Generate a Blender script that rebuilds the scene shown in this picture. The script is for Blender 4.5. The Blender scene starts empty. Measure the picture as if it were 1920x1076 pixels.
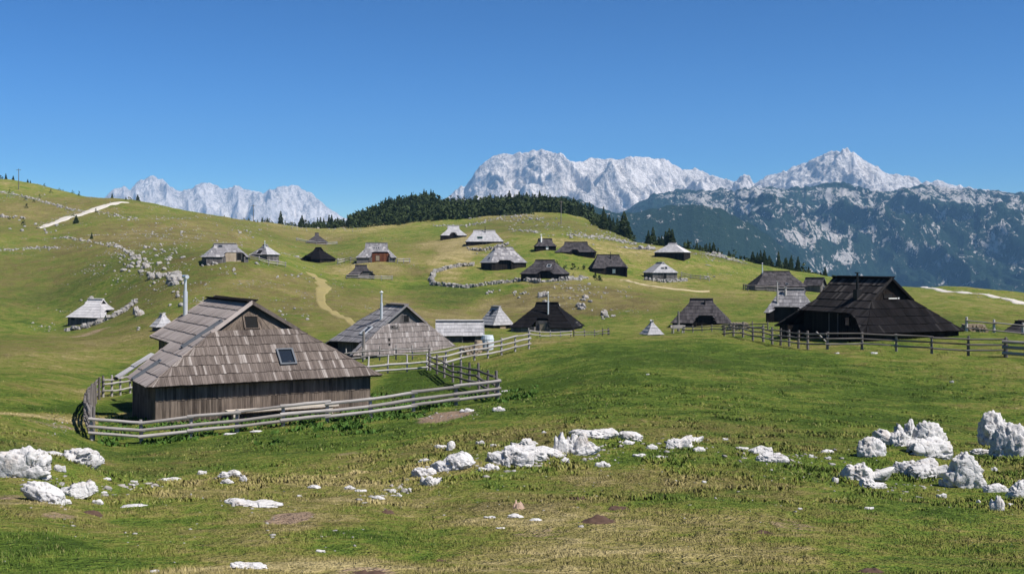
import bpy, math, random
import numpy as np
from mathutils import Vector, Matrix
random.seed(7); RNG = np.random.default_rng(7)
F, CX, YH = 2059.0, 960.0, 495.0        # photograph geometry: focal length in pixels, centre, horizon row
SC = bpy.context.scene; COL = SC.collection
R = math.radians

# ------------------------------------------------------------------ noise
def _h(ix, iy, iz, seed):
    n = (ix.astype(np.int64)*374761393 + iy.astype(np.int64)*668265263 + iz.astype(np.int64)*2147483647*3 + seed*1274126177) & 0xffffffff
    n = ((n ^ (n >> 13))*1274126177) & 0xffffffff
    n = ((n ^ (n >> 16))*2246822519) & 0xffffffff
    return ((n ^ (n >> 15)) & 0xffffff)/float(0xffffff)*2-1
def noise3(x, y, z, seed=0):
    x, y, z = np.broadcast_arrays(np.asarray(x, float), np.asarray(y, float), np.asarray(z, float))
    ix, iy, iz = np.floor(x), np.floor(y), np.floor(z)
    fx, fy, fz = x-ix, y-iy, z-iz
    s = lambda t: t*t*t*(t*(t*6-15)+10)
    ux, uy, uz = s(fx), s(fy), s(fz); r = 0
    for dx in (0, 1):
        for dy in (0, 1):
            for dz in (0, 1):
                w = (ux if dx else 1-ux)*(uy if dy else 1-uy)*(uz if dz else 1-uz)
                r = r + w*_h(ix+dx, iy+dy, iz+dz, seed)
    return r
def noise2(x, y, seed=0):
    x = np.asarray(x, float); y = np.asarray(y, float)
    x, y = np.broadcast_arrays(x, y)
    ix, iy = np.floor(x), np.floor(y); fx, fy = x-ix, y-iy
    s = lambda t: t*t*t*(t*(t*6-15)+10)
    ux, uy = s(fx), s(fy); z = np.zeros_like(ix); r = 0
    for dx in (0, 1):
        for dy in (0, 1):
            r = r + (ux if dx else 1-ux)*(uy if dy else 1-uy)*_h(ix+dx, iy+dy, z, seed)
    return r
def fbm2(x, y, o=4, seed=0, ridged=False):
    r = 0; a = 1; t = 0
    for k in range(o):
        n = noise2(x*2**k+17.3*k, y*2**k-9.1*k, seed+k)
        r = r + a*((1-2*np.abs(n)) if ridged else n); t += a; a *= .5
    return r/t

# ------------------------------------------------------------------ terrain height field (metres; the eye is at z = 0)
COLS = {
 -250: [(1076,6),(900,13),(850,24),(760,42),(700,70),(640,120),(600,170),(540,230),(450,300),(388,360),(280,480)],
 0:   [(1076,6),(900,13),(850,24),(770,40),(700,70),(630,130),(600,170),(545,230),(455,300),(398,360),(321,470)],
 100: [(1076,6),(900,14),(850,24),(800,38),(700,74),(630,140),(603,185),(550,230),(460,300),(408,360),(335,470)],
 200: [(1076,6),(900,16),(838,41),(790,48),(745,62),(700,90),(630,135),(600,165),(540,205),(455,290),(408,350),(357,430)],
 300: [(1076,6),(900,16),(832,41),(788,48),(740,64),(690,92),(614,125),(580,155),(535,185),(460,270),(420,330),(381,420)],
 400: [(1076,6),(900,16),(822,42),(785,49),(740,64),(690,92),(620,130),(540,175),(489,212),(455,280),(425,350),(400,430)],
 500: [(1076,6),(900,16),(808,43),(780,51),(730,66),(690,88),(630,130),(560,190),(484,222),(455,330),(425,400),(405,460)],
 600: [(1076,6),(900,16),(798,44),(770,53),(720,68),(680,88),(630,125),(570,180),(530,230),(500,282),(461,385),(432,470),(420,500)],
 700: [(1076,6),(900,16),(784,45),(760,54),(710,66),(672,86),(640,115),(590,170),(529,238),(490,264),(450,380),(420,470),(398,540),(388,600)],
 780: [(1076,6),(900,17),(772,45),(750,54),(700,67),(664,90),(640,110),(590,175),(530,235),(480,300),(440,390),(420,455),(385,560),(370,640)],
 850: [(1076,6),(890,17),(762,46),(740,52),(695,66),(660,85),(638,112),(590,180),(530,228),(480,300),(447,352),(419,450),(385,560),(364,650)],
 930: [(1076,6),(870,18.5),(800,34),(750,46),(700,59),(656,76),(625,125),(605,165),(560,200),(509,257),(459,315),(411,430),(392,520),(385,580)],
 1000:[(1076,6),(865,19),(800,33),(740,47),(690,60),(645,77),(634,95),(622,145),(585,175),(525,222),(480,282),(407,440),(386,540),(378,580)],
 1060:[(1076,6),(855,19.5),(790,33),(730,47),(680,60),(640,77),(630,105),(620,148),(585,172),(535,208),(480,280),(411,440),(386,540),(375,580)],
 1130:[(1076,6),(850,20),(780,33),(720,46),(670,60),(635,78),(625,115),(612,150),(575,178),(510,262),(480,285),(430,415),(408,500),(400,540)],
 1200:[(1076,6),(850,20),(780,33),(715,46),(668,59),(632,76),(626,112),(608,150),(565,185),(515,255),(482,300),(456,380),(452,420)],
 1300:[(1076,6),(850,20),(780,33),(715,46),(668,59),(634,76),(618,110),(608,150),(555,205),(518,262),(481,298),(467,335)],
 1400:[(1076,6),(850,20),(785,33),(720,46),(674,58),(640,75),(622,100),(602,146),(545,224),(510,285),(491,335)],
 1500:[(1076,6),(855,20),(790,33),(725,46),(680,58),(652,70),(625,90),(604,138),(548,224),(525,280),(507,335)],
 1600:[(1076,6),(860,20),(795,33),(730,46),(686,57),(657,68),(628,79),(604,130),(565,200),(538,260),(518,320)],
 1700:[(1076,6),(865,20),(800,33),(735,46),(692,57),(664,67),(631,79),(605,108),(572,155),(543,225),(529,262)],
 1800:[(1076,6),(880,19),(810,32),(745,45),(698,56),(669,66),(636,80),(612,104),(580,145),(554,200),(534,260)],
 1900:[(1076,6),(890,18),(815,31),(750,45),(702,55),(672,65),(640,84),(615,104),(588,140),(563,190),(541,255)],
 2200:[(1076,6),(890,18),(815,31),(750,45),(710,55),(685,65),(655,84),(635,104),(615,140),(590,190),(565,255)],
}
# places whose ground height is known from the photograph: column, row, distance
ANCHORS = [(330,787,49),(560,781,52),(690,762,54),(200,838,41),(450,812,43),(700,782,45),(930,751,46),(172,790,50),(192,745,62),(805,694,70),
 (760,672,96),(660,670,94),(860,656,90),(991,650,77),(1025,620,152),(930,620,157),(860,640,112),(1222,627,116),(1315,611,152),(1470,603,140),
 (1620,632,78),(1530,628,84),(1800,628,79),(1525,655,69),(1770,666,66),(1885,671,65),(1357,631,90),(1455,543,226),(1527,550,231),(1238,519,262),
 (1260,481,292),(1140,509,262),(1080,479,284),(1022,477,288),(1022,520,225),(944,509,257),(908,458,315),(850,446,356),(676,529,238),(706,488,264),
 (597,500,285),(594,459,385),(422,487,212),(497,484,219),(180,602,190),(305,614,125)]
AZ = np.radians(np.arange(-34, 34.01, .5)); LR = np.linspace(math.log(1.5), math.log(1700), 360)
def _build():
    px = sorted(COLS); az = np.array([math.atan((p-CX)/F) for p in px]); Z = []
    for p, a in zip(px, az):
        k = math.sqrt(1+math.tan(a)**2)
        pts = [(1.2, -1.68), (3.2, -1.66)] + [(d*k, -(y-YH)/F*d) for y, d in COLS[p]]
        r, z = pts[-1]; s = (pts[-1][1]-pts[-2][1])/(pts[-1][0]-pts[-2][0])
        pts += [(r*1.06, z+s*r*.02), (r*1.2, z-.06*r), (r*1.6, z-.28*r), (1720, -460)]
        q = np.array(pts); o = np.argsort(q[:, 0]); q = q[o]
        Z.append(np.interp(LR, np.log(q[:, 0]), q[:, 1]))
    Z = np.array(Z)
    G = np.array([np.interp(AZ, az, Z[:, j]) for j in range(Z.shape[1])])     # [r, a]
    def blur(A, s, ax):
        k = np.exp(-.5*(np.arange(-9, 10)/s)**2); k /= k.sum()
        A = np.moveaxis(A, ax, 0); P = np.concatenate([np.repeat(A[:1], 9, 0), A, np.repeat(A[-1:], 9, 0)])
        return np.moveaxis(sum(k[i]*P[i:i+len(A)] for i in range(19)), 0, ax)
    return blur(blur(G, 3.2, 0), 1.8, 1)
GRID = _build()
def h_base(x, y):
    x = np.asarray(x, float); y = np.asarray(y, float)
    a = np.clip(np.arctan2(x, y), AZ[0], AZ[-1]-1e-6); lr = np.clip(np.log(np.hypot(x, y)+1e-6), LR[0], LR[-1]-1e-6)
    fa = (a-AZ[0])/(AZ[1]-AZ[0]); fr = (lr-LR[0])/(LR[1]-LR[0])
    ia = np.floor(fa).astype(int); ir = np.floor(fr).astype(int); u = fa-ia; v = fr-ir
    ia = np.clip(ia, 0, len(AZ)-2); ir = np.clip(ir, 0, len(LR)-2)
    return (GRID[ir, ia]*(1-u)+GRID[ir, ia+1]*u)*(1-v)+(GRID[ir+1, ia]*(1-u)+GRID[ir+1, ia+1]*u)*v
_A = np.array([((p-CX)/F*d, d, -(y-YH)/F*d) for p, y, d in ANCHORS])
_s = .075*_A[:, 1]+1.0
def _rbf(x, y): return np.exp(-(((x[..., None]-_A[:, 0])**2+((y[..., None]-_A[:, 1])*.75)**2)/(2*_s**2)))
def _solve():
    res = _A[:, 2]-h_base(_A[:, 0], _A[:, 1])
    return np.linalg.solve(_rbf(_A[:, 0], _A[:, 1])+.15*np.eye(len(_A)), res)
_w = _solve()
HUMPS = [((965-CX)/F*19.5, 19.5, 1.5, .9, .24), ((1095-CX)/F*20.5, 20.8, 1.1, .8, .26), ((815-CX)/F*18, 18.2, 1.1, .7, .20), ((100-CX)/F*14.5, 14.6, 1.0, .7, .26), ((430-CX)/F*16, 16.2, .6, .5, .16), ((1700-CX)/F*19.3, 19.6, 1.3, .8, .34),
 ((1460-CX)/F*19, 19.3, 1.0, .6, .12), ((150-CX)/F*21, 21.5, 1.3, .9, .2), ((1180-CX)/F*22, 22, 1.2, .7, .16), ((1290-CX)/F*21, 21.5, .9, .6, .15)]
def height(x, y):
    x = np.atleast_1d(np.asarray(x, float)); y = np.atleast_1d(np.asarray(y, float))
    z = h_base(x, y) + _rbf(x, y)@_w
    d = np.hypot(x, y)
    for hx, hy, rx, ry, hh in HUMPS: z = z + hh*np.exp(-((x-hx)/rx)**2-((y-hy)/ry)**2)
    z = z + .035*fbm2(x/.9, y/.9, 2, 11) + .10*fbm2(x/3.1, y/3.1, 2, 21)*np.clip(d/12, .3, 1)
    z = z + (.45*fbm2(x/13, y/13, 3, 31)+.22*fbm2(x/4.5, y/4.5, 2, 35))*np.clip((d-10)/90, 0, 1) + 1.5*fbm2(x/45, y/45, 3, 41)*np.clip((d-90)/250, 0, 1)
    return z
def H(x, y): return float(height(x, y)[0])
_DS = np.exp(np.linspace(math.log(4), math.log(900), 1500))
def ground(px, py, far=None):
    """first place where the sight line through a pixel of the photograph meets the ground"""
    t = (px-CX)/F; z = height(_DS*t, _DS); zr = -(py-YH)/F*_DS
    c = np.nonzero(z >= zr)[0]
    if far: c = c[_DS[c] >= far]
    i = c[0] if len(c) else 1200
    d = _DS[i]; return Vector((d*t, d, float(z[i])))
def at(px, d): return Vector(((px-CX)/F*d, d, H((px-CX)/F*d, d)))

# ------------------------------------------------------------------ object helpers
def link(o): COL.objects.link(o); return o
def tag(o, label=None, cat=None, group=None, kind=None):
    for k, v in (('label', label), ('category', cat), ('group', group), ('kind', kind)):
        if v: o[k] = v
    return o
def empty(name, loc, rz=0):
    o = link(bpy.data.objects.new(name, None)); o.location = loc; o.rotation_euler.z = rz; o.empty_display_size = .3; return o
class MB:
    def __init__(s): s.v = []; s.f = []; s.t = []; s.m = []; s.uv = []
    def face(s, pts, tint=.5, mi=0, uv=None):
        n = len(s.v); s.v += [tuple(p) for p in pts]; s.f.append(tuple(range(n, n+len(pts)))); s.t.append(tint); s.m.append(mi)
        s.uv += list(uv) if uv else [(p[0]+p[1], p[2]) for p in pts]
    def box(s, c, d, M=None, tint=None, mi=0):
        x, y, z = d[0]/2, d[1]/2, d[2]/2; c = Vector(c); t = random.random() if tint is None else tint
        P = [Vector((i*x, j*y, k*z)) for i in (-1, 1) for j in (-1, 1) for k in (-1, 1)]
        P = [c + (M @ p if M else p) for p in P]
        for q in ((0,1,3,2),(4,6,7,5),(0,4,5,1),(2,3,7,6),(0,2,6,4),(1,5,7,3)): s.face([P[i] for i in q], t, mi)
    def tube(s, p0, p1, r0, r1=None, n=8, tint=None, mi=0, seg=1, wob=0, cap=True):
        p0, p1 = Vector(p0), Vector(p1); r1 = r0 if r1 is None else r1; ax = (p1-p0); L = ax.length; ax.normalize()
        a = ax.orthogonal().normalized(); b = ax.cross(a); t = random.random() if tint is None else tint; rings = []
        for k in range(seg+1):
            f = k/seg; c = p0.lerp(p1, f)
            if wob and 0 < k < seg: c = c + a*random.uniform(-wob, wob)+b*random.uniform(-wob, wob)
            r = (r0+(r1-r0)*f)*(1+(random.uniform(-.08, .08) if wob else 0))
            rings.append([c+(a*math.cos(2*math.pi*i/n)+b*math.sin(2*math.pi*i/n))*r for i in range(n)])
        for k in range(seg):
            for i in range(n):
                j = (i+1) % n
                s.face([rings[k][i], rings[k][j], rings[k+1][j], rings[k+1][i]], t, mi,
                       [(i*.09, k*L/seg), (i*.09+.09, k*L/seg), (i*.09+.09, (k+1)*L/seg), (i*.09, (k+1)*L/seg)])
        if cap: s.face(rings[0][::-1], t, mi); s.face(rings[-1], t, mi)
    def build(s, name, mats, parent=None, smooth=False):
        me = bpy.data.meshes.new(name); me.from_pydata(s.v, [], s.f)
        for m in (mats if isinstance(mats, (list, tuple)) else [mats]): me.materials.append(m)
        at_ = me.attributes.new('tint', 'FLOAT', 'FACE'); at_.data.foreach_set('value', np.array(s.t, np.float32))
        me.polygons.foreach_set('material_index', np.array(s.m, np.int32))
        uvl = me.uv_layers.new(name='UVMap'); uvl.data.foreach_set('uv', np.array(s.uv, np.float32).ravel())
        if smooth: me.polygons.foreach_set('use_smooth', np.ones(len(s.f), bool))
        me.update(); o = link(bpy.data.objects.new(name, me)); o.parent = parent; return o
def fast_mesh(name, V, Fq, mats, smooth=False):
    V = np.asarray(V, np.float32); Fq = np.asarray(Fq, np.int32); n = Fq.shape[1]
    me = bpy.data.meshes.new(name); me.vertices.add(len(V)); me.vertices.foreach_set('co', V.ravel())
    me.loops.add(Fq.size); me.loops.foreach_set('vertex_index', Fq.ravel())
    me.polygons.add(len(Fq)); me.polygons.foreach_set('loop_start', np.arange(0, Fq.size, n, dtype=np.int32))
    if smooth: me.polygons.foreach_set('use_smooth', np.ones(len(Fq), bool))
    me.update(calc_edges=True)
    for m in (mats if isinstance(mats, (list, tuple)) else [mats]): me.materials.append(m)
    return me
def vattr(me, name, vals, dom='POINT'):
    a = me.attributes.new(name, 'FLOAT', dom); a.data.foreach_set('value', np.asarray(vals, np.float32))
def grid_faces(nr, nc, wrap=False):
    i = np.arange(nr-1)[:, None]*nc; j = np.arange(nc if wrap else nc-1)[None, :]; j2 = (j+1) % nc
    return np.stack([i+j, i+j2, i+nc+j2, i+nc+j], -1).reshape(-1, 4)

# ------------------------------------------------------------------ materials
class N:
    def __init__(s, name):
        s.m = bpy.data.materials.new(name); s.m.use_nodes = True; s.t = s.m.node_tree; s.b = s.t.nodes['Principled BSDF']
        s.b.inputs['Roughness'].default_value = .85; s.b.inputs['Specular IOR Level'].default_value = .25
    def n(s, typ, _p=None, **k):
        o = s.t.nodes.new('ShaderNode'+typ)
        for a, v in (_p or {}).items(): setattr(o, a, v)
        for a, v in k.items():
            key = int(a[1:]) if a[0] == '_' and a[1:].isdigit() else a.replace('_', ' ')
            s.set(o.inputs[key], v)
        return o
    def set(s, i, v):
        if isinstance(v, bpy.types.NodeSocket): s.t.links.new(v, i)
        elif isinstance(v, bpy.types.Node): s.t.links.new(v.outputs[0], i)
        else:
            if i.type == 'RGBA' and len(v) == 3: v = (*v, 1)
            i.default_value = v
    def attr(s, nm): return s.n('Attribute', {'attribute_name': nm}).outputs['Fac']
    def pos(s): return s.n('NewGeometry').outputs['Position']
    def noise(s, vec, scale, detail=3, rough=.55, dist=0):
        return s.n('TexNoise', Vector=vec, Scale=scale, Detail=detail, Roughness=rough, Distortion=dist).outputs['Fac']
    def math(s, op, a, b=0, c=0, clamp=False): return s.n('Math', {'operation': op, 'use_clamp': clamp}, _0=a, _1=b, _2=c).outputs[0]
    def ramp(s, v, lo, hi): return s.n('MapRange', {'clamp': True}, Value=v, From_Min=lo, From_Max=hi).outputs[0]
    def mix(s, f, a, b, mode='MIX'):
        o = s.t.nodes.new('ShaderNodeMix'); o.data_type = 'RGBA'; o.blend_type = mode
        s.set(o.inputs[0], f); s.set(o.inputs[6], a); s.set(o.inputs[7], b); return o.outputs[2]
    def scale(s, vec, v): return s.n('VectorMath', {'operation': 'MULTIPLY'}, _0=vec, _1=v).outputs[0]
    def bump(s, h, strength, dist): s.set(s.b.inputs['Normal'], s.n('Bump', Strength=strength, Distance=dist, Height=h))
    def col(s, c): s.set(s.b.inputs['Base Color'], c)

def wood(name, dark, light, streak=.75, spot=None, rough=.8, weather=.35):
    k = N(name); uv = k.n('UVMap', {'uv_map': 'UVMap'}).outputs[0]; t = k.attr('tint')
    off = k.n('CombineXYZ', X=k.math('MULTIPLY', t, 91.7), Y=k.math('MULTIPLY', t, 37.1), Z=0).outputs[0]
    v = k.n('VectorMath', {'operation': 'ADD'}, _0=uv, _1=off).outputs[0]
    g = k.noise(k.scale(v, (26, 1.1, 1)), 1, 4, .65); b = k.noise(k.scale(v, (3.5, .9, 1)), 1, 3)
    w = k.noise(k.pos(), .55, 4, .6)
    f = k.math('ADD', k.math('MULTIPLY_ADD', t, .44, .09), k.math('MULTIPLY', k.math('SUBTRACT', g, .5), streak*1.4))
    f = k.math('ADD', f, k.math('MULTIPLY', k.math('SUBTRACT', b, .5), .7))
    f = k.math('ADD', f, k.math('MULTIPLY', k.math('SUBTRACT', w, .5), weather*2), clamp=True)
    c = k.mix(f, dark, light)
    if spot: c = k.mix(k.math('MULTIPLY', k.ramp(t, .84, .97), k.ramp(g, .3, .6)), c, spot)
    k.col(c); k.b.inputs['Roughness'].default_value = .95; k.b.inputs['Specular IOR Level'].default_value = .06
    k.bump(k.math('ADD', g, k.math('MULTIPLY', b, .5)), .5, .02)
    return k.m
def plain(name, c, rough=.6, metal=0, var=.25, sc=6):
    k = N(name); n = k.noise(k.pos(), sc, 4)
    k.col(k.mix(n, tuple(x*(1-var) for x in c), tuple(min(1, x*(1+var)) for x in c)))
    k.b.inputs['Roughness'].default_value = rough; k.b.inputs['Metallic'].default_value = metal; return k.m

M = {}
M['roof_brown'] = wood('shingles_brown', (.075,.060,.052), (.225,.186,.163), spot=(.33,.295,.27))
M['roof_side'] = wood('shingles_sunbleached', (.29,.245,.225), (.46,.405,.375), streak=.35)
M['wall_brown'] = wood('cladding_brown', (.058,.046,.038), (.27,.215,.172), streak=.9)
M['roof_rose'] = wood('shingles_rosegrey', (.14,.12,.112), (.35,.305,.29), spot=(.40,.365,.35))
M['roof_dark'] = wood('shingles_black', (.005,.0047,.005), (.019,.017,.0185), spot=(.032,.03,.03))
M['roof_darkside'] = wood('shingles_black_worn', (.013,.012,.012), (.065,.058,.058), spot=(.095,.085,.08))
M['roof_black'] = wood('shingles_tarred', (.006,.0055,.006), (.018,.0165,.0175))
M['roof_mid'] = wood('shingles_darkgrey', (.032,.029,.031), (.125,.113,.117))
M['roof_grey'] = wood('shingles_grey', (.13,.125,.133), (.36,.345,.355), spot=(.42,.40,.395))
M['roof_light'] = wood('shingles_lightgrey', (.26,.255,.265), (.50,.485,.49))
M['roof_pale'] = wood('shingles_pale', (.42,.40,.405), (.66,.635,.63), streak=.3)
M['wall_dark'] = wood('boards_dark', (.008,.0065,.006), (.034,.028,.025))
M['wall_grey'] = wood('boards_grey', (.06,.055,.055), (.24,.22,.21), streak=.8)
M['wall_red'] = wood('boards_redbrown', (.10,.035,.02), (.26,.11,.06))
M['wall_tan'] = wood('boards_tan', (.25,.19,.13), (.48,.40,.31))
M['rail'] = wood('weathered_rail', (.21,.19,.175), (.52,.49,.465), streak=.5)
M['rail_dark'] = wood('weathered_rail_dark', (.085,.075,.07), (.32,.29,.27), streak=.6)
M['rail_pale'] = wood('weathered_rail_pale', (.36,.33,.31), (.66,.63,.60), streak=.4)
M['board_pale'] = wood('pale_boards', (.42,.36,.30), (.66,.60,.53))
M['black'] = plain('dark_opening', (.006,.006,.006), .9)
M['steel'] = plain('galvanised_steel', (.60,.62,.64), .42, .45, .12)
M['iron'] = plain('black_iron', (.02,.02,.022), .55, .3)
M['frame'] = plain('grey_window_frame', (.10,.11,.125), .5)
M['white'] = plain('white_paint', (.72,.71,.68), .7, 0, .1)
M['tank'] = plain('pale_blue_plastic', (.52,.57,.60), .5, 0, .1)
M['green'] = plain('green_shutter_paint', (.03,.12,.07), .6)
g_ = N('window_glass'); g_.col((.015,.02,.028)); g_.b.inputs['Roughness'].default_value = .06; g_.b.inputs['Specular IOR Level'].default_value = .6; M['glass'] = g_.m

def rock_mat(name, lo, hi, grime, sc):
    k = N(name); p = k.n('TexCoord').outputs['Object']; pw = k.pos()
    a = k.noise(pw, sc*.5, 5, .62); b = k.noise(pw, sc*2.3, 5, .7); c = k.noise(pw, sc*.9, 3)
    col = k.mix(a, lo, hi)
    col = k.mix(k.ramp(b, .57, .70), col, grime)
    col = k.mix(k.math('MULTIPLY', k.ramp(c, .56, .72), .35), col, (.40,.30,.22))
    k.col(col); k.b.inputs['Roughness'].default_value = .95
    wv = k.n('VectorMath', {'operation': 'MULTIPLY_ADD'}, _0=k.n('TexNoise', Vector=pw, Scale=sc*.7, Detail=3).outputs['Color'], _1=(.35,.35,.35), _2=k.scale(pw, (1,1,.55))).outputs[0]
    cr = k.n('TexVoronoi', {'feature': 'DISTANCE_TO_EDGE'}, Vector=wv, Scale=sc*.75).outputs['Distance']; col = k.mix(k.math('MULTIPLY', k.ramp(cr, .05, 0), .75), col, grime)
    k.bump(k.math('ADD', k.math('ADD', a, k.math('MULTIPLY', b, .6)), k.math('MULTIPLY', k.ramp(cr, 0, .09), .25)), .8, .22/sc)
    return k.m
M['rock'] = rock_mat('white_limestone', (.33,.32,.315), (.70,.68,.665), (.075,.07,.065), 4.5)
M['rock_far'] = rock_mat('grey_limestone', (.15,.142,.135), (.44,.415,.39), (.07,.066,.06), 1.6)
M['soil'] = plain('molehill_soil', (.075,.045,.032), .95, 0, .5, 25)
M['turfsoil'] = plain('pinkish_earth', (.34,.24,.18), .95, 0, .35, 25)

def turf_color(k, blade=False):
    p = k.pos(); p = k.scale(p, (1, 1, .6))
    big = k.noise(p, .02, 3, .5); med = k.noise(p, .11, 4, .6, .4); sm = k.noise(p, .75, 4, .62, .3); fine = k.noise(p, 6.5, 3, .7); tiny = k.noise(p, 34, 2, .6)
    dry, dirt, lush = k.attr('dry'), k.attr('dirt'), k.attr('lush')
    f = k.math('ADD', k.math('MULTIPLY', k.math('SUBTRACT', big, .5), .55), k.math('MULTIPLY', k.math('SUBTRACT', med, .5), 1.0))
    f = k.math('ADD', f, k.math('MULTIPLY', k.math('SUBTRACT', sm, .5), 1.25))
    m2 = k.noise(p, 2.4, 3, .7, .3); f = k.math('ADD', f, k.math('MULTIPLY', k.math('SUBTRACT', m2, .5), .8)); mm = k.noise(p, .30, 4, .65, .5); f = k.math('ADD', f, k.math('MULTIPLY', k.math('SUBTRACT', mm, .5), .75))
    f = k.math('ADD', f, k.math('MULTIPLY', k.math('SUBTRACT', fine, .5), 1.15))
    f = k.math('ADD', k.math('ADD', f, .40), k.math('SUBTRACT', k.math('MULTIPLY', dry, .62), k.math('MULTIPLY', lush, .5)))
    cr = k.n('ValToRGB', Fac=f); e = cr.color_ramp.elements
    e[0].position = 0; e[0].color = (.062,.104,.017,1); e[1].position = 1; e[1].color = (.46,.375,.18,1)
    for q, c in ((.22, (.118,.176,.028)), (.42, (.184,.204,.042)), (.60, (.232,.210,.064)), (.80, (.31,.258,.105))):
        x = e.new(q); x.color = (*c, 1)
    c = cr.outputs[0]
    hw = k.math('MULTIPLY', k.attr('heath'), k.ramp(k.math('ADD', mm, k.math('MULTIPLY', k.math('SUBTRACT', sm, .5), .6)), 0.24, .66))
    c = k.mix(k.math('MULTIPLY', hw, .95), c, k.mix(fine, (.060,.055,.018), (.165,.125,.062)))
    if not blade:
        br = k.noise(p, .38, 4, .7, .6)
        c = k.mix(k.math('MULTIPLY', k.ramp(br, .54, .74), .6), c, (.105,.076,.034))
        dk = k.noise(p, 1.5, 4, .75, .4); c = k.mix(k.math('MULTIPLY', k.ramp(dk, .58, .72), .5), c, (.030,.038,.010))
        c = k.mix(k.math('MULTIPLY', k.ramp(tiny, .45, .75), .5), c, k.mix(.5, c, (.02,.03,.006)))
        c = k.mix(k.ramp(k.math('ADD', dirt, k.math('ADD', k.math('MULTIPLY', k.math('SUBTRACT', sm, .5), 1.2), k.math('MULTIPLY', k.math('SUBTRACT', fine, .5), .9))), .38, .66), c, k.mix(fine, (.20,.13,.085), (.42,.31,.22)))
    return c, (sm, fine, tiny)
k = N('meadow_turf'); c, (sm, fine, tiny) = turf_color(k); k.col(c); k.b.inputs['Roughness'].default_value = 1; k.b.inputs['Specular IOR Level'].default_value = .05
hh = k.math('ADD', k.math('MULTIPLY', fine, .55), k.math('ADD', k.math('MULTIPLY', sm, 1.6), k.math('MULTIPLY', tiny, .22)))
k.bump(hh, 1.0, .36); M['turf'] = k.m
def upn(k):
    # blades stand in a sward: shade them by the lie of the turf rather than by each blade's own facing
    g = k.n('NewGeometry').outputs['Normal']; v = k.n('VectorMath', {'operation': 'MULTIPLY_ADD'}, _0=g, _1=(.35,.35,.35), _2=(0,0,1)).outputs[0]
    k.set(k.b.inputs['Normal'], k.n('VectorMath', {'operation': 'NORMALIZE'}, _0=v).outputs[0]); k.b.inputs['Roughness'].default_value = .8; k.b.inputs['Specular IOR Level'].default_value = .1
k = N('grass_blades'); c, _ = turf_color(k, True); t = k.attr('rnd')
c = k.mix(k.math('MULTIPLY', k.ramp(t, .88, 1), .6), c, (.42,.36,.17)); c = k.mix(k.math('MULTIPLY', k.ramp(t, .35, 0), .3), c, (.05,.085,.014)); k.col(c)
upn(k); M['blade'] = k.m
def leafm(name, a, b):
    k = N(name); k.col(k.mix(k.noise(k.pos(), .9, 3), a, b)); k.b.inputs['Roughness'].default_value = .8; k.b.inputs['Specular IOR Level'].default_value = .15; return k.m
M['spruce'] = leafm('spruce_needles', (.018,.032,.013), (.048,.070,.024))
M['spruce2'] = leafm('spruce_needles_light', (.026,.044,.015), (.068,.090,.030))
M['scrub'] = leafm('mountain_pine', (.018,.032,.011), (.058,.078,.024))
M['weed'] = leafm('dock_leaves', (.035,.085,.012), (.085,.155,.028))
M['bark'] = plain('bark', (.07,.05,.038), .9)
def gravel(name, a, b):
    k = N(name); p = k.pos(); n = k.noise(p, 2.2, 5, .7); m = k.noise(p, .35, 3)
    k.col(k.mix(k.math('ADD', k.math('MULTIPLY', n, .7), k.math('MULTIPLY', m, .4), clamp=True), a, b)); k.bump(n, .5, .06); return k.m
M['gravel'] = gravel('pale_gravel', (.30,.27,.23), (.64,.60,.54))
M['earth'] = gravel('trodden_earth', (.155,.13,.046), (.32,.26,.105))
M['earth_pale'] = gravel('trodden_earth_pale', (.30,.24,.12), (.50,.42,.26))

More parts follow.
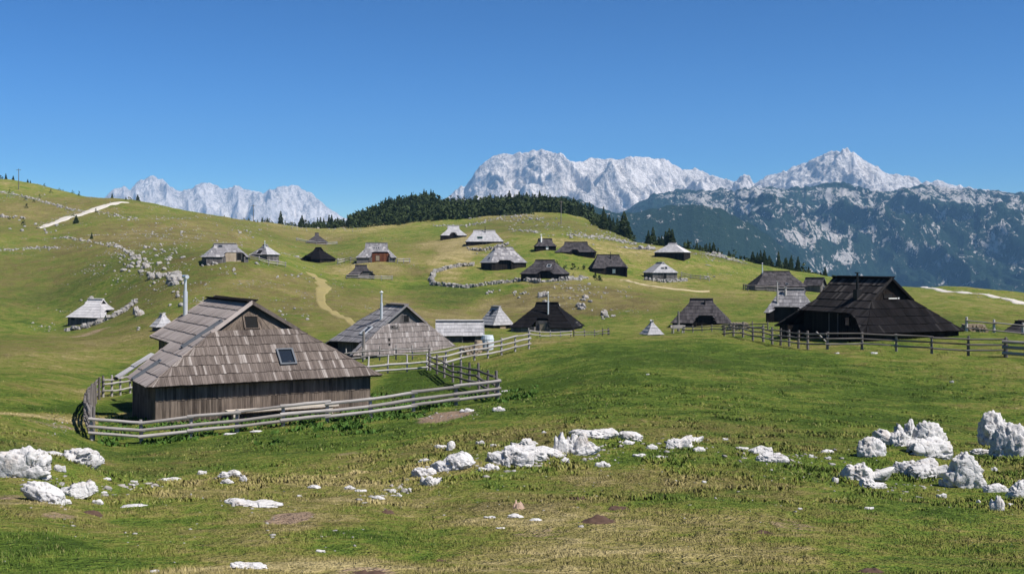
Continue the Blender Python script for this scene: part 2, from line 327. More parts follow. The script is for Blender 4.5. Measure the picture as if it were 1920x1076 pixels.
# ------------------------------------------------------------------ ground sheet
def ellipse(px, py, rx, ry):
    c = ground(px, py); w = rx*c.y/F; d1 = abs(ground(px, py-ry).y-c.y); d2 = abs(c.y-ground(px, py+ry).y)
    return c.x, c.y, max(w, .15), max(min((d1+d2)/2, 60), .2)
PATCH = {
 'dry': [(1050,985,330,40,.75),(980,1050,420,26,.7),(500,925,330,40,.5),(850,960,260,34,.45),(300,860,160,20,.3),(1150,980,300,30,.35),(420,1010,320,24,.25),(1330,1040,260,30,.45),(500,1068,220,18,.8),(1620,1010,160,22,.35),(880,830,210,22,.35),(100,660,130,40,.3),(590,430,180,14,.4),
   (860,452,90,10,.6),(820,480,110,16,.25),(1060,560,170,26,.55),(780,590,130,36,.5),(500,560,140,40,.3),(330,440,150,30,.4),(1230,900,220,26,.35),(250,640,60,60,.3),(700,505,80,14,.6),
   (1150,430,140,20,.45),(80,390,120,30,.3),(1820,565,100,14,.1),(1180,530,120,8,.4),(750,900,160,14,.35),(540,985,60,14,.7),(950,405,60,10,.4),(860,375,40,10,.9),(1310,545,120,20,.2),(1040,540,60,20,.5),(118,785,44,42,1.25)],
 'dirt': [(835,780,58,8,.8),(545,970,36,12,.75),(20,930,40,6,.6),(110,968,30,8,.5),(1010,1000,60,8,.55),(660,850,30,4,.4),(118,800,22,10,.5),(390,800,40,4,.3),(690,1072,60,8,.6),(1490,990,60,14,.35),(160,628,18,8,.6),(1440,760,30,6,.1)],
  'heath': [(120,500,260,90,.75),(60,400,200,50,.7),(280,440,200,60,.9),(330,520,140,50,.85),(560,560,160,50,.75),(480,430,180,26,.7),(450,600,120,40,.7),(780,590,140,40,.7),(1070,560,190,34,.95),(1000,420,130,16,.8),(1150,440,120,20,.8),(760,470,160,26,.45),(1340,480,80,14,.8),(1250,560,160,24,.4),(1800,600,160,30,.35),(60,640,160,40,.6),(930,840,220,26,.5),(1440,830,300,30,.35),(1250,920,240,24,.35),(1000,945,180,18,.5),(180,870,200,22,.4),(330,880,90,10,.5),(740,510,70,16,.7),(860,460,90,14,.5)],
 'lush': [(600,690,150,50,0),(250,760,60,40,.9),(870,720,110,30,.7),(500,830,330,20,.7),(1090,700,140,20,.4),(1560,700,330,26,.55),(1250,660,260,26,.8),(1150,700,260,40,.6),(1450,730,400,60,.45),(1000,760,260,30,.5),(800,710,80,30,.9),(840,555,60,20,.9),(800,545,50,20,.6),(130,570,150,60,.35),(1700,610,160,30,.5),(750,1010,160,34,.6),(1320,860,220,20,.3),(300,960,160,20,.4),(60,1020,120,24,.35),(1680,950,140,18,.3),(1800,730,200,30,.35)]}
EL = {k: [(*ellipse(*p[:4]), p[4]) for p in v] for k, v in PATCH.items()}
def paint(x, y):
    out = {}; n = .45*fbm2(x/4, y/4, 3, 77)
    for k_, L in EL.items():
        w = np.zeros_like(x)
        for cx, cy, rx, ry, a in L:
            q = ((x-cx)/rx)**2+((y-cy)/ry)**2
            w = np.maximum(w, a*np.clip(1.35-q*.8+n, 0, 1))
        out[k_] = w
    # the trampled, sheep-grazed foreground is patchy
    out['dry'] = np.maximum(out['dry'], .55*np.clip(fbm2(x/2.2+5, y/2.2, 3, 91)*1.6-.15, 0, 1)*np.clip(1.3-np.hypot(x, y)/26, 0, 1))
    return out
def make_ground():
    a = np.concatenate([np.radians(np.arange(-180, -36, 6)), np.radians(np.arange(-36, 36.001, .11)), np.radians(np.arange(42, 179, 6))])
    r = np.exp(np.linspace(math.log(2.4), math.log(1650), 640)); r = np.concatenate([[.05, .8, 1.6], r])
    A, Rr = np.meshgrid(a, r); x = (np.sin(A)*Rr).ravel(); y = (np.cos(A)*Rr).ravel()
    z = np.concatenate([height(x[i:i+40000], y[i:i+40000]) for i in range(0, len(x), 40000)])
    me = fast_mesh('ground', np.stack([x, y, z], -1), grid_faces(len(r), len(a), True)[:, ::-1], M['turf'], True)
    for k_, v in paint(x, y).items(): vattr(me, k_, v)
    tag(link(bpy.data.objects.new('ground', me)), 'grassy alpine pasture of hummocks, hollows and dry patches', 'pasture', None, 'structure')
make_ground()

# ------------------------------------------------------------------ paths and roads
def strip(name, pts, widths, m, label, far=None, lift=.05, pts3=None):
    P = pts3 or [ground(*p) for p in pts]
    S = []; W = []
    for i in range(len(P)-1):
        n = max(3, int((P[i+1]-P[i]).length/.8))
        for k_ in range(n): S.append(P[i].lerp(P[i+1], k_/n)); W.append(widths[i]+(widths[i+1]-widths[i])*k_/n)
    S.append(P[-1]); W.append(widths[-1]); S = np.array(S); ns = len(S)
    for _ in range(12): S[1:-1] = .25*S[:-2]+.5*S[1:-1]+.25*S[2:]
    T = np.gradient(S[:, :2], axis=0); T /= np.linalg.norm(T, axis=1)[:, None]+1e-9; Nn = np.stack([-T[:, 1], T[:, 0]], -1)
    C = []
    q = np.linspace(-1, 1, 9)
    wob = 1+.35*noise2(np.arange(ns)*.22, np.zeros(ns), 5); wob2 = 1+.35*noise2(np.arange(ns)*.22, np.zeros(ns)+9, 6)
    for j in q:
        wv = np.array(W)/2*(wob if j < 0 else wob2)*j
        C.append(S[:, :2]+Nn*wv[:, None])
    C = np.stack(C, 1).reshape(-1, 2); z = height(C[:, 0], C[:, 1]).reshape(ns, 9)
    edge = lift*np.where(np.abs(q) > .9, -1.2, 1.0)
    z = z+edge[None, :]
    me = fast_mesh(name, np.column_stack([C, z.ravel()]), grid_faces(ns, 9), m, True)
    o = link(bpy.data.objects.new(name, me)); tag(o, label, 'path', None, 'structure'); return o
strip('gravel_track', [(70,428),(110,416),(150,404),(185,392),(215,383),(238,380)], [1.5,3.6,4,4.4,4,2.4], M['gravel'], 'white gravel track climbing the left hillside', lift=.16)
strip('gravel_road', [(1690,536),(1740,541),(1800,548),(1860,556),(1925,571),(2010,590)], [1.2,1.8,2.2,2.4,2.6,2.6], M['gravel'], 'white gravel road along the right edge of the pasture', lift=.14)
strip('footpath', [(585,514),(600,524),(607,538),(598,556),(602,572),(625,586),(650,598),(668,612),(672,628)], [2.4,2.9,2.8,2.0,2.0,1.8,1.5,1.2,.8], M['earth'], 'winding dry yellow footpath below the black hut', lift=.10)
strip('trail', [(1165,526),(1200,533),(1240,540),(1290,546),(1330,548)], [.8,1.4,1.6,1.4,.6], M['earth_pale'], 'thin pale trail below the white gabled hut', lift=.09)

# ------------------------------------------------------------------ mountains
def layer(name, label, sky, D, Db, zb, amp, wl, mat_, step=3, rows=130, jag=6, power=1.0, patches=None, rng=(-260, 2180), seed=0, Dvar=.05, rockf=None, stretch=.5, spur=0):
    px = np.arange(rng[0], rng[1], step); t = (px-CX)/F
    sp = np.array(sky, float); ys = np.interp(px, sp[:, 0], sp[:, 1])
    Dr = D*(1+Dvar*noise2(px/230., px*0, seed+3)+.5*Dvar*noise2(px/70., px*0, seed+4))
    zt = -(ys-YH)/F*Dr + jag*fbm2(px/9., px*0+2, 4, seed+9)
    s = np.concatenate([np.linspace(0, 1, rows), [1.03, 1.08, 1.2]])
    Sg, I = np.meshgrid(s, np.arange(len(px)), indexing='ij')
    sc = np.minimum(Sg, 1); back = np.maximum(Sg-1, 0)
    d = Db+(Dr[I]-Db)*Sg; x = t[I]*d; y = d
    z = zb+(zt[I]-zb)*sc**power - back*3.2*(Dr[I]-Db)*.35
    w = np.clip(np.sin(np.pi*np.clip(sc, 0, 1)**1.25), 0, 1)*(1-sc*.25)+.06*np.clip(sc*4, 0, 1)
    ang = .35; xr = x*math.cos(ang)+y*math.sin(ang); yr = -x*math.sin(ang)+y*math.cos(ang)
    warp = .45*fbm2(x/wl/2.2, y/wl/2.2, 2, seed+60)
    z = z + amp*w*(fbm2(xr/wl+warp, yr*stretch/wl+warp, 6, seed+20, True)-.25) + spur*w*fbm2(xr/(wl*.22)+warp*2, yr*.3/(wl*.22), 4, seed+80, True)
    me = fast_mesh(name, np.stack([x, y, z], -1).reshape(-1, 3), grid_faces(len(s), len(px)), mat_, True)
    if patches is not None:
        # patches of bare rock, each fixed to its place on the slope
        yy = YH-F*z/y; xx = CX+F*x/y; wgt = np.zeros_like(x)
        nz = fbm2(x/160., y/320., 4, seed+40)
        for a, b, rx, ry, v in patches:
            wgt = np.maximum(wgt, v*np.clip(1.2-(((xx-a)/rx)**2+((yy-b)/ry)**2)+nz*1.4, 0, 1))
        vattr(me, 'rock', wgt.ravel()); 
    hi = np.clip((z-zb)/(zt.max()-zb), 0, 1); vattr(me, 'high', hi.ravel())
    o = link(bpy.data.objects.new(name, me)); tag(o, label, 'mountains', None, 'structure'); return o
k = N('limestone_faces'); p = k.pos()
st = k.scale(p, (1, .5, .8)); a = k.noise(st, .0035, 6, .65, .6); b = k.noise(k.scale(p, (1, .4, .35)), .012, 6, .7, .8); c2 = k.noise(p, .03, 4, .7)
f = k.math('ADD', k.math('MULTIPLY', a, .35), k.math('ADD', k.math('MULTIPLY', b, .50), k.math('MULTIPLY', c2, .45)))
col = k.mix(k.ramp(f, .50, .74), (.24,.22,.215), (.86,.80,.75))
low = k.math('SUBTRACT', 1, k.attr('high'))
veg = k.ramp(k.math('ADD', k.math('MULTIPLY', low, .55), k.math('MULTIPLY', k.noise(st, .006, 6, .7, .5), .9)), .80, .94)
col = k.mix(k.math('MULTIPLY', veg, .75), col, (.055,.07,.04))
k.col(col); k.bump(f, 1.0, 90); k.b.inputs['Roughness'].default_value = 1; k.b.inputs['Specular IOR Level'].default_value = .05; M['alp'] = k.m
k = N('forested_slope'); p = k.pos(); st = k.scale(p, (1, .35, .55))
a = k.noise(st, .017, 8, .74, 1.5); b = k.noise(p, .07, 5, .75); c2 = k.noise(st, .0028, 4, .6)
rk = k.attr('rock'); hi = k.attr('high')
m_ = k.math('ADD', k.math('MULTIPLY', rk, .36), k.math('MULTIPLY', k.math('SUBTRACT', a, .5), 2.3)); m_ = k.math('ADD', m_, k.math('MULTIPLY', k.math('SUBTRACT', b, .5), 1.1))
rock = k.mix(b, (.26,.245,.235), (.68,.64,.60)); forest = k.mix(k.ramp(k.math('ADD', k.math('MULTIPLY', b, .6), k.math('MULTIPLY', c2, .5)), .40, .72), (.006,.018,.012), (.026,.048,.024))
k.col(k.mix(k.ramp(m_, .25, .37), forest, rock)); k.bump(k.math('ADD', a, b), .8, 25); k.b.inputs['Roughness'].default_value = 1; k.b.inputs['Specular IOR Level'].default_value = .05; M['massif'] = k.m
SKY_L = [(-260,420),(150,400),(195,372),(215,352),(232,350),(243,357),(262,340),(287,330),(305,339),(320,354),(337,360),(352,357),(375,346),(390,343),(405,349),(415,354),(430,351),(442,349),(460,357),(475,361),(492,364),(510,356),(530,349),(545,347),(560,351),(580,361),(600,374),(612,386),(630,398),(700,440),(800,480)]
layer('mountains', 'far white limestone peaks above the left hillside', SKY_L, 12500, 9500, -450, 420, 900, M['alp'], step=2, rng=(-260, 820), seed=100, jag=22, rows=130, spur=200)
SKY_R = [(700,470),(800,400),(850,359),(870,348),(885,330),(900,308),(925,292),(945,288),(960,291),(985,287),(1010,283),(1035,288),(1060,300),(1090,303),(1115,296),(1150,299),(1190,293),(1215,294),(1245,297),(1260,308),(1280,319),(1310,320),(1335,331),(1355,342),(1380,348),(1395,337),(1405,336),(1415,346),(1440,336),(1470,326),(1500,311),(1525,301),(1545,287),(1575,283),(1600,285),(1620,298),(1640,310),(1655,322),(1690,326),(1715,336),(1730,346),(1760,341),(1790,350),(1850,353),(1890,359),(1920,363),(2000,370),(2180,400)]
layer('mountains', 'high white limestone range behind the wooded hill', SKY_R, 9000, 6300, -420, 430, 800, M['alp'], step=2, rng=(700, 2180), seed=200, jag=18, rows=190, spur=190)
PT = [(1436,398,50,18,1),(1324,388,32,12,.9),(1495,440,48,22,1),(1537,420,34,16,1),(1565,446,26,14,.9),(1597,482,52,18,1),(1391,429,18,14,.8),(1605,415,24,8,.9),(1672,445,30,12,.8),(1712,468,16,12,.8),
 (1717,406,26,14,.9),(1824,507,20,14,.8),(1909,496,20,22,.9),(1290,368,60,10,.9),(1420,362,80,10,1),(1560,365,80,12,.95),(1650,385,60,14,.9),(1690,360,90,16,1),(1780,365,90,16,1),(1860,372,90,16,.95),(1930,380,80,20,.95),
 (1800,410,120,24,.62),(1640,430,90,20,.5),(1900,420,80,30,.65),(1480,395,60,16,.7),(1370,385,40,14,.6),(1340,470,14,10,.5),(1545,500,60,16,.55),(1740,495,40,16,.5),(1870,455,40,20,.55),(1270,380,24,9,.7),(1500,530,40,14,.5),(1600,400,340,28,.42),(1760,440,200,60,.34)]
SKY_M = [(900,520),(1000,455),(1060,435),(1110,425),(1150,408),(1180,392),(1205,376),(1230,364),(1270,356),(1330,358),(1380,358),(1420,349),(1480,355),(1540,349),(1580,347),(1610,354),(1650,362),(1700,352),(1740,348),(1790,355),(1860,359),(1920,364),(2000,370),(2180,392)]
layer('massif', 'forested massif streaked with white rock behind the right pasture', SKY_M, 5600, 2700, -420, 230, 520, M['massif'], step=2, rng=(900, 2180), seed=300, jag=12, rows=260, power=.85, patches=PT, Dvar=.03, spur=75)
SKY_F = [(900,380),(980,374),(1026,370),(1065,369),(1093,377),(1132,392),(1165,402),(1215,395),(1255,385),(1300,384),(1350,392),(1400,415),(1450,448),(1500,490),(1560,540),(1650,590)]
layer('foothills', 'smooth dark wooded foothill below the white range', SKY_F, 3300, 2000, -480, 60, 420, M['massif'], step=3, rng=(880, 1660), seed=400, jag=5, rows=110, power=.8, patches=[(0,0,1,1,0)], Dvar=.02, spur=12)

# ------------------------------------------------------------------ huts
def planks(mb, P, n, zs, uL, uR, pw, zb=None, lift=.05, lift_top=.012, mi=0, over=.04, jit=.03, tone=None, lip=True):
    """rows of overlapping boards on one sloping or upright face; P(u, z) gives the point, n its normal"""
    n = Vector(n)
    for a, b in zip(zs[:-1], zs[1:]):
        lo = max(1e-9, 0); u0 = min(uL(a), uL(b)); u1 = max(uR(a), uR(b)); u = u0-random.random()*pw*.5
        base = random.uniform(-.08, .08)
        while u < u1:
            w = pw*random.uniform(.65, 1.35); ua, ub = u, u+w; u = ub
            j = random.uniform(0, jit) if a > zs[0] else random.uniform(0, jit*.5)
            za = a-j; zl = zr = za
            if zb: zl = max(za, zb(max(ua, uL(a)))); zr = max(za, zb(min(ub, uR(a))))
            zt = b+over if b < zs[-1] else b
            if min(zl, zr) >= zt-.03: continue
            zl = min(zl, zt-.02); zr = min(zr, zt-.02)
            c = lambda uu, z: min(max(uu, uL(max(z, zs[0]))), uR(max(z, zs[0])))
            xl, xr, yl, yr = c(ua, zl), c(ub, zr), c(ua, zt), c(ub, zt)
            if xr-xl < .004 and yr-yl < .004: continue
            g = .006 if pw < .5 else 0
            lf = lift*random.uniform(.8, 1.25)
            p0, p1, p2, p3 = P(xl+g*(xr-xl > .05), zl)+n*lf, P(xr, zr)+n*lf, P(yr, zt)+n*lift_top, P(yl+g*(yr-yl > .05), zt)+n*lift_top
            t = min(1, max(0, random.random()+base)); uv = [(xl, zl), (xr, zr), (yr, zt), (yl, zt)]
            mb.face([p0, p1, p2, p3], t, mi, uv)
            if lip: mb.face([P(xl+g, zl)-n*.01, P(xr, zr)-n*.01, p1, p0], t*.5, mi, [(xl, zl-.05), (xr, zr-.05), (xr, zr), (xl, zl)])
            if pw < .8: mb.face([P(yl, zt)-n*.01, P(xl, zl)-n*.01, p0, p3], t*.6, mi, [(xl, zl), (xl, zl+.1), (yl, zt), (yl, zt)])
def lin(pts):
    xs = [p[0] for p in pts]; ys = [p[1] for p in pts]
    return lambda u: float(np.interp(u, xs, ys))
class Hut:
    FR = {'S': ((1,0), (0,-1)), 'E': ((0,1), (1,0)), 'N': ((-1,0), (0,1)), 'W': ((0,-1), (-1,0))}
    def __init__(s, name, label, pos, yaw, W, zE, zR, E, Wd, zG, cat='hut', group=None, ov=.4, pw=.3, n=5, roof='roof_grey', side=None, wall='wall_grey', notch=None, rec=1.2,
                 gwall=None, rwall=None, tiers=1, wpw=None, deep=1.2, gtone=None):
        s.W, s.zE, s.zR, s.zG, s.ov, s.notch, s.rec = W, zE, zR, zG, ov, notch or {}, rec
        s.e = {'E': E, 'W': Wd}                      # (xe, xg, xr, hipped)
        s.o = tag(empty(name, pos, yaw), label, cat, group)
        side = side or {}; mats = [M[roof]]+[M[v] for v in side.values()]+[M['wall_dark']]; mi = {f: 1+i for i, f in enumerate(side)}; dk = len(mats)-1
        rb = MB(); zs = sorted(set(round(v, 3) for v in list(np.linspace(zE, zR, n+1))))
        for f in 'SNEW':
            if f in 'EW' and not s.e[f][3]: continue
            top = zR if f in 'SN' else zG+.05
            zz = [v for v in zs if v < top-.12]+[top]
            nb = s.notch.get(f); zb = None
            if nb: q = lin([(u, zE+fr*(zR-zE)) for u, fr in nb]); zb = lambda u, q=q: q(u)
            pl, nr, L_, R_ = s.plane(f)
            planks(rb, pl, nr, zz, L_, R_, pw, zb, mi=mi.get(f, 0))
            zu = [zE, min(zG, top), top] if top > zG+.1 else [zE, top]
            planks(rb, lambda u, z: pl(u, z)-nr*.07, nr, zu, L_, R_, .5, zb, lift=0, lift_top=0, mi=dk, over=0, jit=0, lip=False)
            if f in 'SN':                            # barge boards along the gable verges
                for d in 'EW':
                    xe, xg, xr, hip = s.e[d]; sg = (1 if d == 'E' else -1)*(1 if f == 'S' else -1)
                    z0 = zG if hip else zE; u0 = xg if hip else xe
                    if nb and not hip: z0 = max(z0, zb(sg*(u0-.05)))
                    a, b = pl(sg*u0, z0)+nr*.03, pl(sg*xr, zR)+nr*.03
                    ax = (b-a).normalized(); yv = nr.cross(ax)
                    Mx = Matrix((ax, yv, nr)).transposed()
                    rb.box((a+b)/2-nr*.04+Vector(((1 if d == 'E' else -1)*.02, 0, 0)), ((b-a).length+.05, .06, .17), Mx, .4, mi.get(f, 0))
        xa, xb = -s.e['W'][2], s.e['E'][2]
        for q in (-1, 1):
            Mx = Matrix.Rotation(q*math.atan2(zR-zE, W/2)*.9, 3, 'X')
            k_ = max(1, int((xb-xa)/2.2)) if pw < .4 else 1
            for i in range(k_):
                a, b = xa-.05+(xb-xa+.1)*i/k_, xa-.05+(xb-xa+.1)*(i+1)/k_
                rb.box(((a+b)/2, -q*(-.13), zR-.02+.045*(q > 0)-.01*(i % 2)), (b-a-.012, .34, .04), Mx, random.uniform(.2, .6), 0 if roof != 'roof_brown' else dk)
        s.roof = rb.build('roof', mats, s.o)
        wb = MB(); ib = MB(); wp = wpw or max(.16, pw*.7); sl = (zR-zE)/(W/2)
        for f in 'SENW':
            a, o = s.FR[f]; a = Vector((*a, 0)); o = Vector((*o, 0)); dist = W/2-ov if f in 'SN' else s.e[f][0]-ov
            if f in 'SN': u0, u1 = (-(s.e['W'][0]-ov), s.e['E'][0]-ov) if f == 'S' else (-(s.e['E'][0]-ov), s.e['W'][0]-ov)
            else: u0, u1 = -(W/2-ov), W/2-ov
            for nf, nq in s.notch.items():           # a porch that runs out to this end leaves the end wall short
                if f in 'EW' and nf == 'S' and (nq[0] if f == 'W' else nq[-1])[1] > .1:
                    if f == 'W': u1 -= rec
                    else: u0 += rec
            segs = [(u0, u1, 0)]
            if f in s.notch:
                on = [u for u, fr in s.notch[f] if fr > .08]; na, nb_ = max(min(on)-.1, u0), min(max(on)+.1, u1)
                segs = [(u0, na, 0), (na, nb_, rec), (nb_, u1, 0)]
            for sa, sb, rc in segs:
                if sb-sa < .05: continue
                slope = sl if f in 'SN' else (zG-zE)/max(.2, s.e[f][0]-s.e[f][1]) if s.e[f][3] else 0
                ht = zE+(ov+rc)*slope-.10; ht = min(ht, zR-.2)
                if f in 'EW': ht = min(ht, zE+ov*sl-.10)
                hs = [-deep]+[ht*i/tiers for i in range(1, tiers)]+[ht]
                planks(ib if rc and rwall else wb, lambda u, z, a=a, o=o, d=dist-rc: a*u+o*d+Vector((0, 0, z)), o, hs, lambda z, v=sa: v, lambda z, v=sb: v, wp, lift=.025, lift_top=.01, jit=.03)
                if rc:
                    for uu, sg in ((sa, 1), (sb, -1)):
                        if s.notch[f][0 if sg > 0 else -1][1] > .1: continue
                        planks(wb, lambda u, z, a=a, o=o, d=dist, uu=uu: a*uu+o*(d-u)+Vector((0, 0, z)), a*sg, [-deep, zE+.1], lambda z: 0, lambda z, r=rc: r, wp, lift=.02, lift_top=.01)
            if f in 'EW' and not s.e[f][3]:          # plain upright gable wall
                xr = s.e[f][2]-.35; yh = lambda z: (W/2-ov)*max(0, (zR-.12-max(z, zE))/(zR-.12-zE))
                cut = rec if 'S' in s.notch and (s.notch['S'][0] if f == 'W' else s.notch['S'][-1])[1] > .1 else 0; yl = lambda z: min(yh(z), W/2-ov-cut)
                planks(wb, lambda u, z, a=a, o=o, d=xr: a*u+o*d+Vector((0, 0, z)), o, [zE-.1, zR-.15], lambda z: -yl(z) if f == 'E' else -yh(z), lambda z: yl(z) if f == 'W' else yh(z), wp, lift=.02, lift_top=.01)
        s.wall = wb.build('wall', M[wall], s.o)
        if ib.f: ib.build('porch_wall', M[rwall], s.o)
        s.gable = {}
        for f in 'EW':
            if not s.e[f][3]: continue
            a, o = s.FR[f]; a = Vector((*a, 0)); o = Vector((*o, 0)); xg, xr = s.e[f][1]-.22, max(s.e[f][2]-.42, .1); gz = zG-.12
            yG = W/2*(zR-zG)/(zR-zE)
            yh = lambda z: yG*1.0*max(0, (zR-.08-z)/(zR-.08-gz))
            gb = MB(); nn = (o*(zR-zG)+Vector((0, 0, xg-xr))).normalized()
            s.gp = lambda u, z, a=a, o=o, xg=xg, xr=xr: a*u+o*(xg+(xr-xg)*(z-gz)/(zR-gz))+Vector((0, 0, z))
            planks(gb, s.gp, nn, [gz, zR-.08], lambda z: -yh(z), lambda z: yh(z), wp, lift=.02, lift_top=.015, lip=False)
            s.gable[f] = gb.build('gable', M[gwall or wall], s.o)
    def X(s, d, z):
        xe, xg, xr, hip = s.e[d]
        if not hip: return xe+(xr-xe)*(z-s.zE)/(s.zR-s.zE)
        return xe+(xg-xe)*(z-s.zE)/(s.zG-s.zE) if z <= s.zG else xg+(xr-xg)*(z-s.zG)/(s.zR-s.zG)
    def plane(s, f):
        a, o = s.FR[f]; a = Vector((*a, 0)); o = Vector((*o, 0))
        if f in 'SN':
            hw = s.W/2; dist = lambda z: hw*(s.zR-z)/(s.zR-s.zE); n = (o*(s.zR-s.zE)+Vector((0, 0, hw))).normalized()
            L_, R_ = ((lambda z: -s.X('W', z)), (lambda z: s.X('E', z))) if f == 'S' else ((lambda z: -s.X('E', z)), (lambda z: s.X('W', z)))
        else:
            xe, xg = s.e[f][:2]; dist = lambda z: xe+(xg-xe)*(z-s.zE)/(s.zG-s.zE); n = (o*(s.zG-s.zE)+Vector((0, 0, xe-xg))).normalized()
            R_ = lambda z: s.W/2*(s.zR-z)/(s.zR-s.zE); L_ = lambda z: -R_(z)
        return (lambda u, z: a*u+o*dist(z)+Vector((0, 0, z))), n, L_, R_
    def frame(s, f, u, z, kind='roof'):
        a, o = s.FR[f]; a = Vector((*a, 0)); o = Vector((*o, 0))
        if kind == 'roof': pl, n, _, _ = s.plane(f); p = pl(u, z)
        else:
            rc = 0
            if f in s.notch:
                on = [q for q, fr in s.notch[f] if fr > .08]
                if min(on) <= u <= max(on): rc = s.rec
            n = o; p = a*u+o*((s.W/2 if f in 'SN' else s.e[f][0])-s.ov-rc)+Vector((0, 0, z))
            if kind == 'gable':
                xg, xr = s.e[f][1]-.22, max(s.e[f][2]-.42, .1); gz = s.zG-.12; p = a*u+o*(xg+(xr-xg)*(z-gz)/(s.zR-gz))+Vector((0, 0, z))
                n = (o*(s.zR-s.zG)+Vector((0, 0, xg-xr))).normalized()
                if not s.e[f][3]: p = a*u+o*(s.e[f][2]-.35)+Vector((0, 0, z)); n = o
        up = n.cross(a); return p, Matrix((a, up, n)).transposed(), n
    def window(s, f, u, z, w, h_, kind='roof', fm='frame', gm='glass', name=None, raised=.10, bars=0):
        p, Mx, n = s.frame(f, u, z, kind); m = MB(); b = min(.08, w*.10)
        c0 = p+n*raised*.5
        for sx, sy, dx, dy in ((0, 1, w, b), (0, -1, w, b), (1, 0, b, h_-2*b), (-1, 0, b, h_-2*b)):
            m.box(c0+Mx @ Vector((sx*(w-b)/2, sy*(h_-b)/2, 0)), (dx, dy, raised+.05), Mx)
        if bars: m.box(c0, (.05, h_-2*b, raised*.6), Mx)
        fo = m.build(name or ('skylight' if kind == 'roof' else 'window'), M[fm], s.o)
        g = MB(); g.box(p+n*(raised*.25+.02), (w-2*b, h_-2*b, .03), Mx); g.build('pane' if gm == 'glass' else 'opening', M[gm], fo); return fo
    def door(s, f, u, w=.9, h_=1.7, m='black', z0=0):
        rc = s.rec if f in s.notch and min(q for q, r in s.notch[f] if r > .08) <= u <= max(q for q, r in s.notch[f] if r > .08) else 0
        sl = (s.zR-s.zE)/(s.W/2) if f in "SN" else (s.zG-s.zE)/max(.2, s.e[f][0]-s.e[f][1]) if s.e[f][3] else 9
        h_ = max(.45, min(h_, s.zE+(s.ov+rc)*sl-.22))
        p, Mx, n = s.frame(f, u, z0+h_/2, 'wall'); b = MB(); b.box(p+n*.05, (w, h_, .06), Mx, .4)
        d = b.build('door', M[m], s.o); q = MB()
        for sx in (-1, 1): q.box(p+n*.07+Mx @ Vector((sx*(w/2+.04), 0, 0)), (.08, h_+.1, .07), Mx, .5)
        q.box(p+n*.07+Mx @ Vector((0, h_/2+.08, 0)), (w+.2, .08, .07), Mx, .5); q.build('door_frame', M['wall_grey'], d)
    def chimney(s, f, u, fr, hgt, r=.1, m='steel', cap='cone', flash=False):
        z = s.zE+fr*(s.zR-s.zE); p, Mx, n = s.frame(f, u, z); b = MB()
        b.tube(p-Vector((0, 0, .2)), p+Vector((0, 0, hgt*.62)), r*1.25, n=12); b.tube(p+Vector((0, 0, hgt*.62)), p+Vector((0, 0, hgt)), r*.8, n=12)
        o = b.build('chimney', M[m], s.o, True); c = MB(); t = p+Vector((0, 0, hgt))
        if cap == 'tee': c.tube(t-Vector((r*4.6, 0, 0)), t+Vector((r*4.6, 0, 0)), r*1.1, n=12)
        
        elif cap == 'cone': c.tube(t+Vector((0, 0, .05)), t+Vector((0, 0, .22)), r*1.9, .01, n=12)
        else: c.box(t, (r*3, r*3, .06))
        c.build('chimney_cap', M[m], o)
        if flash: q = MB(); q.box(p+Vector((0, 0, .25)), (r*5, r*5, .7)); q.build('chimney_box', M[m], o)

# --- hut A: big brown hut in the fenced yard
zb = -6.86
A = Hut('shepherd_hut', 'big brown shingled hut with one skylight facing the foreground, inside the rail fence', (-13.382, 54.257, zb), -1.063, 10.884, -5.321-zb, -1.823-zb, (4.952,2.606,1.95,True), (6.13,6.13,6.13,False), -3.166-zb,
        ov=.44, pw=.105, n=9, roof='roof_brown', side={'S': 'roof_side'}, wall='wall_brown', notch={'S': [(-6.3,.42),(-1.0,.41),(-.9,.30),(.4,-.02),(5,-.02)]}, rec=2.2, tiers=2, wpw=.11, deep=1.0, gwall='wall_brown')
A.window('E', 1.05, A.zE+.95, .80, 1.0)
A.window('E', -.10, A.zG+.36, .74, .76, 'gable', fm='wall_brown', gm='black', name='hatch', raised=.06)
A.window('S', 1.9, A.zE+2.0, .42, 2.2, name='skylight', raised=.10)
A.window('S', 1.7, A.zE+.42, .42, 1.5, name='skylight', raised=.10)
A.chimney('S', -5.8, .74, 2.05, .095, cap='tee')
m = MB(); m.box((A.e['E'][0]-.05, .6, .28), (.45, 5.2, .10), tint=.8); m.box((A.e['E'][0]-.05, -1.6, .10), (.35, .25, .4)); m.box((A.e['E'][0]-.05, 2.8, .10), (.35, .25, .4)); m.build('ledge', M['board_pale'], A.o)
m = MB(); pl, nr, _, _ = A.plane('S')
planks(m, lambda u, z: pl(u, z-.12), nr, [A.zE, A.zE+.5, A.zE+1.08], lambda z: -1.85, lambda z: -.75, .13, mi=0)
planks(m, lambda u, z: pl(u, z-.2), nr, [A.zE, A.zE+1.08], lambda z: -1.85, lambda z: -.75, .5, lift=0, lift_top=0, mi=1, lip=False)
lt = m.build('lean_to', [M['roof_pale'], M['wall_dark']], A.o)

